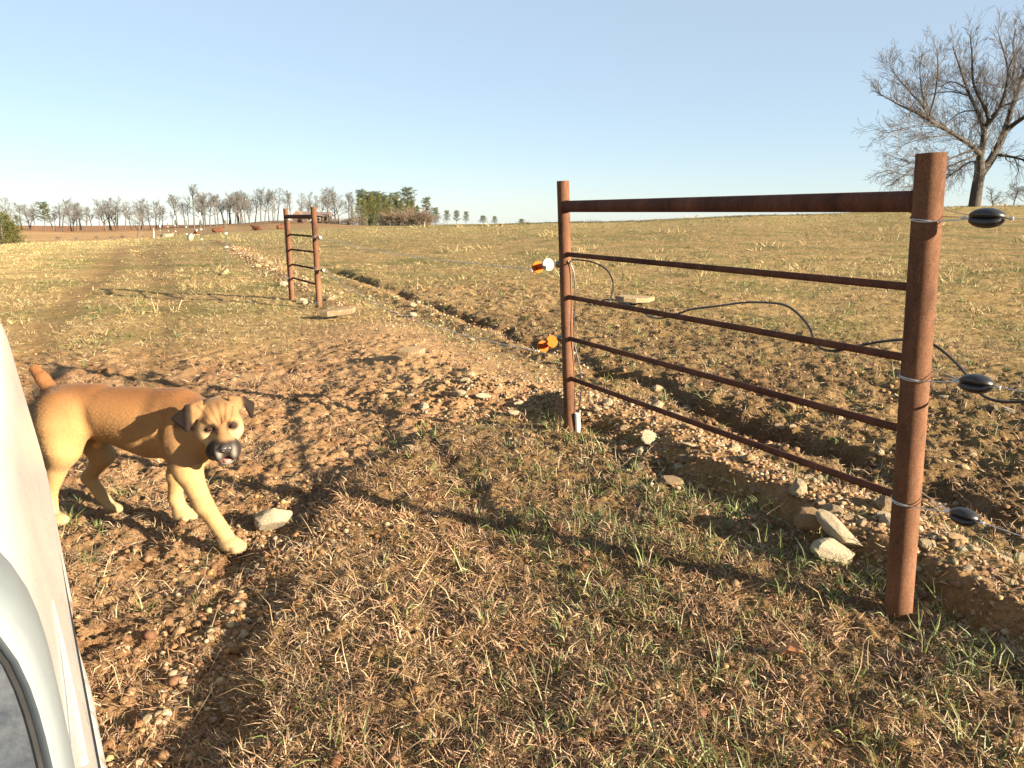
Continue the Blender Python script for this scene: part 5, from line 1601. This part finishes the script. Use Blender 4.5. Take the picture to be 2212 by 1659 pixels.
glassm, nt, bs = mat_new("tinted_glass"); bs.inputs["Base Color"].default_value = (.02, .025, .03, 1); bs.inputs["Roughness"].default_value = .04
mirm, nt, bs = mat_new("mirror_glass")
bs.inputs["Metallic"].default_value = 1; bs.inputs["Roughness"].default_value = .06
nn = noise(nt, 55, 6, .8, objco(nt)); nt.links.new(ramp(nt, nn, [(.3, (.10, .125, .17)), (.7, (.30, .335, .39))]), bs.inputs["Base Color"])  # bluish mottle painted into the tint as the ground's reflection
tyre = plain("tyre_rubber", (.02, .019, .018), .85, 0, .3, 40); rimm = plain("alloy", (.5, .5, .5), .35, .9, .1, 30)
low = [(.02, .27), (-.028, .40), (-.040, .52), (-.038, .58), (-.030, .64), (-.018, .72), (-.006, .80), (.004, .87), (.011, .93), (.022, .975)]
hood = low + [(.042, 1.008), (.08, 1.032), (.16, 1.05), (.40, 1.075), (.85, 1.09)]
cabin = low + [(.05, 1.03), (.085, 1.22), (.14, 1.46), (.24, 1.60), (.5, 1.66), (.85, 1.68)]
secs = []
def blend(t): return [(a[0] * (1 - t) + b[0] * t, a[1] * (1 - t) + b[1] * t) for a, b in zip(cabin if False else (low + [(.05, 1.03), (.085, 1.22), (.14, 1.46), (.24, 1.60), (.85, 1.68)]), hood)]
for s_, t_, dn, dzf in [(-2.45, 0, .30, .72), (-2.40, 0, .12, .93), (-2.25, 0, .03, .98), (-1.8, 0, .005, 1), (-1.0, 0, 0, 1), (-.45, 0, 0, 1), (-.2, .35, 0, 1), (.1, .78, 0, 1), (.32, 1, 0, 1), (.5, 1, 0, 1), (.8, 1, 0, 1), (1.1, 1, 0, 1), (1.4, 1, 0, 1), (1.7, 1, 0, 1), (2.0, 1, -.002, 1.03), (2.4, 1, -.004, 1.07), (2.75, 1, -.004, 1.10), (2.95, 1, -.001, 1.11), (3.1, 1, .010, 1.11), (3.18, 1, .04, 1.08), (3.23, 1, .10, 1.0), (3.25, 1, .22, .90)]:
    prof = [(n_ + dn * (1 if z_ > .3 else 1), .27 + (z_ - .27) * dzf) for n_, z_ in blend(t_)]
    prof = prof + [(1.70 - n_, z_) for n_, z_ in prof[::-1][1:]]
    secs.append([cp(s_, n_, z_) for n_, z_ in prof])
m = MB(); k_ = len(secs[0])
vs = [q for s_ in secs for q in s_]; fs = []
for i in range(len(secs) - 1):
    for j in range(k_ - 1): fs.append((i * k_ + j, i * k_ + j + 1, (i + 1) * k_ + j + 1, (i + 1) * k_ + j))
fs.append(tuple(range(k_))); fs.append(tuple((len(secs) - 1) * k_ + j for j in range(k_ - 1, -1, -1)))
m.add(vs, fs)
body = m.build("body", paint, car)
sub = body.modifiers.new("smooth", 'SUBSURF'); sub.levels = 2; sub.render_levels = 2
def surf_n(z): return float(np.interp(z, [q[1] for q in low], [q[0] for q in low]))
def strip(name, s0, s1, z0, z1, out, mat, rnd=.008, label=None):
    m = MB(); n = 14; pr = []
    zc = (z0 + z1) / 2; hz = (z1 - z0) / 2
    for i in range(9):
        a = -math.pi / 2 + math.pi * i / 8
        pr.append((-(out) * math.cos(a), zc + hz * math.sin(a)))
    vs = []
    for i in range(n + 1):
        s_ = s0 + (s1 - s0) * i / n; e_ = min(1, min(i, n - i) / 1.0) * .75 + .25
        for dn, z_ in pr: vs.append(cp(s_, surf_n(zc + (z_ - zc) * e_) + dn * e_ + .004, zc + (z_ - zc) * e_))
    fs = []
    for i in range(n):
        for j in range(8): fs.append((i * 9 + j, i * 9 + j + 1, (i + 1) * 9 + j + 1, (i + 1) * 9 + j))
    fs += [tuple(range(9)), tuple(n * 9 + j for j in range(8, -1, -1))]
    m.add(vs, fs); o = m.build(name, mat, car)
    if label: o["label"] = label
    return o
strip("side_moulding", -1.2, 1.66, .535, .60, .012, paint, label="white door moulding splashed with mud")
strip("side_moulding", 1.74, 2.96, .535, .60, .010, paint, label="white wing moulding")
strip("sill", -1.6, 1.62, .33, .47, .035, mudm, label="sill caked in brown mud")
# thin dark shut lines: door gap and the bonnet gap
m = MB(); m.tube([cp(.62, surf_n(z_) + .0005, z_) for z_ in np.linspace(.45, .93, 10)], .0012, 6); m.build("door_gap", M["black"], car)
m = MB()
for pts_ in ([(1.34, .80), (1.2, .792), (1.05, .80), (.9, .82), (.78, .85)], [(1.34, .80), (1.22, .775), (1.1, .755), (.98, .742)]):
    m.tube([cp(s_, surf_n(z_) - .0005, z_) for s_, z_ in pts_], [.001, .0035, .0045, .004, .0025][:len(pts_)], 8)
m.build("wing_crease", paint, car)
m = MB(); m.tube([cp(s_, surf_n(.612) - .001, .612) for s_ in np.linspace(.5, 3.0, 20)], .0022, 6); m.build("panel_gap", M["black"], car)
for s_ in (2.18, -1.55):
    w_ = MB(); w_.tube([cp(s_, .012, .33), cp(s_, .008, .33), cp(s_, .03, .33), cp(s_, .18, .33)], [.22, .29, .315, .315], 40)
    wh = w_.build("wheel", tyre, car)
    r_ = MB(); r_.tube([cp(s_, .004, .33), cp(s_, .0, .33), cp(s_, .012, .33)], [.06, .19, .215], 32); r_.build("rim", rimm, wh)
# side glass behind the camera, on the cabin flank
m = MB(); sg = [(-1.5, 1.06), (.12, 1.06), (-.42, 1.50), (-1.4, 1.50)]
def cn_(z): return float(np.interp(z, [1.03, 1.22, 1.46, 1.60], [.05, .085, .14, .24])) - .006
m.add([cp(s_, cn_(z_), z_) for s_, z_ in sg] + [cp(s_, cn_(z_) + .012, z_) for s_, z_ in sg], [(0, 1, 2, 3), (4, 7, 6, 5), (0, 4, 5, 1), (1, 5, 6, 2), (2, 6, 7, 3), (3, 7, 4, 0)])
m.build("side_window", glassm, car, False)
# door mirror
mz0, mh, mn0, mw = 1.085, .150, .120, .112
def rr(n_=80, hw=mw, hh=mh, rad=.05):
    out_ = []
    for i in range(n_):
        a = 2 * math.pi * i / n_; ca_, sa_ = math.cos(a), math.sin(a); p_ = 5
        d_ = (abs(ca_ / hw) ** p_ + abs(sa_ / hh) ** p_) ** (-1 / p_)
        out_.append((ca_ * d_, sa_ * d_))
    return out_
def mpt(q, s_, k=1.0): return cp(s_, mn0 + q[0] * k + .10 * (q[1]) * .5 * 1, mz0 + q[1] * k)
m = MB(); lp = rr()
m.add([mpt(q, .400) for q in lp] + [mpt(q, .404) for q in lp], [tuple(range(80))[::-1], tuple(range(80, 160))] + [(i, (i + 1) % 80, 80 + (i + 1) % 80, 80 + i) for i in range(80)])
mir = m.build("door_mirror", paint, car)
bpy.data.objects.remove(mir)
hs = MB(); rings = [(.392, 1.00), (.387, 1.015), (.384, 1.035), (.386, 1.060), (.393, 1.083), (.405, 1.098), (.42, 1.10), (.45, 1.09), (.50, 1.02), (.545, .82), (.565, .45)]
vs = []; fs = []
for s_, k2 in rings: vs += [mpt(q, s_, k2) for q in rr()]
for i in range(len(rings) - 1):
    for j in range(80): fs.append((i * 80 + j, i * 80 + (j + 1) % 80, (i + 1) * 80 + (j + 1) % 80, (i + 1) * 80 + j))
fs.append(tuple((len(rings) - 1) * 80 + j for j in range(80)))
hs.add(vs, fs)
dm = hs.build("door_mirror", plain("shade_grey_mirror_shell", (.13, .15, .16), .5, 0, .08, 20), car)  # shell colour darkened to grey, standing in for shade on the rim
rg = MB(); rg.tube([mpt(q, .3925, 1.0) for q in lp] + [mpt(lp[0], .3925, 1.0)], .003, 6); rg.build("mirror_gasket", M["black"], dm)
g_ = MB(); g_.add([mpt(q, .394, 1.01) for q in lp], [tuple(range(80))]); g_.build("mirror_glass", mirm, dm)
st = MB(); st.tube([cp(.45, .17, .96), cp(.43, .2, .98), cp(.40, .26, 1.02)], [.035, .03, .03], 12); st.build("mirror_arm", M["black"], dm)

# a dead leaf on the grass by the near post
q = gpt(1702, 1432); m = MB()
out_ = [(-.06, 0), (-.045, .012), (-.03, .009), (-.022, .021), (-.005, .013), (.006, .024), (.022, .013), (.036, .017), (.05, .004), (.062, 0), (.05, -.006), (.034, -.016), (.02, -.012), (.004, -.023), (-.008, -.012), (-.024, -.019), (-.034, -.008), (-.05, -.009)]
vs = [(a, b, .014 + .35 * abs(b) + .012 * math.sin(a * 60)) for a, b in out_] + [(a * .98, b * .98, .0125 + .35 * abs(b) + .012 * math.sin(a * 60)) for a, b in out_]
nL = len(out_)
m.add(vs, [tuple(range(nL)), tuple(range(2 * nL - 1, nL - 1, -1))] + [(i, nL + i, nL + (i + 1) % nL, (i + 1) % nL) for i in range(nL)])
lf = m.build("fallen_leaf", plain("dry_oak_leaf", (.34, .15, .06), .6, 0, .3, 30), None, False)
lf.location = (q[0], q[1], q[2] + .03); lf.rotation_euler = (.5, -.4, -.9); lf.scale = (1.1, 1.1, 1.1)
tag(lf, "dry orange brown oak leaf caught in the grass left of the near post", "leaf")
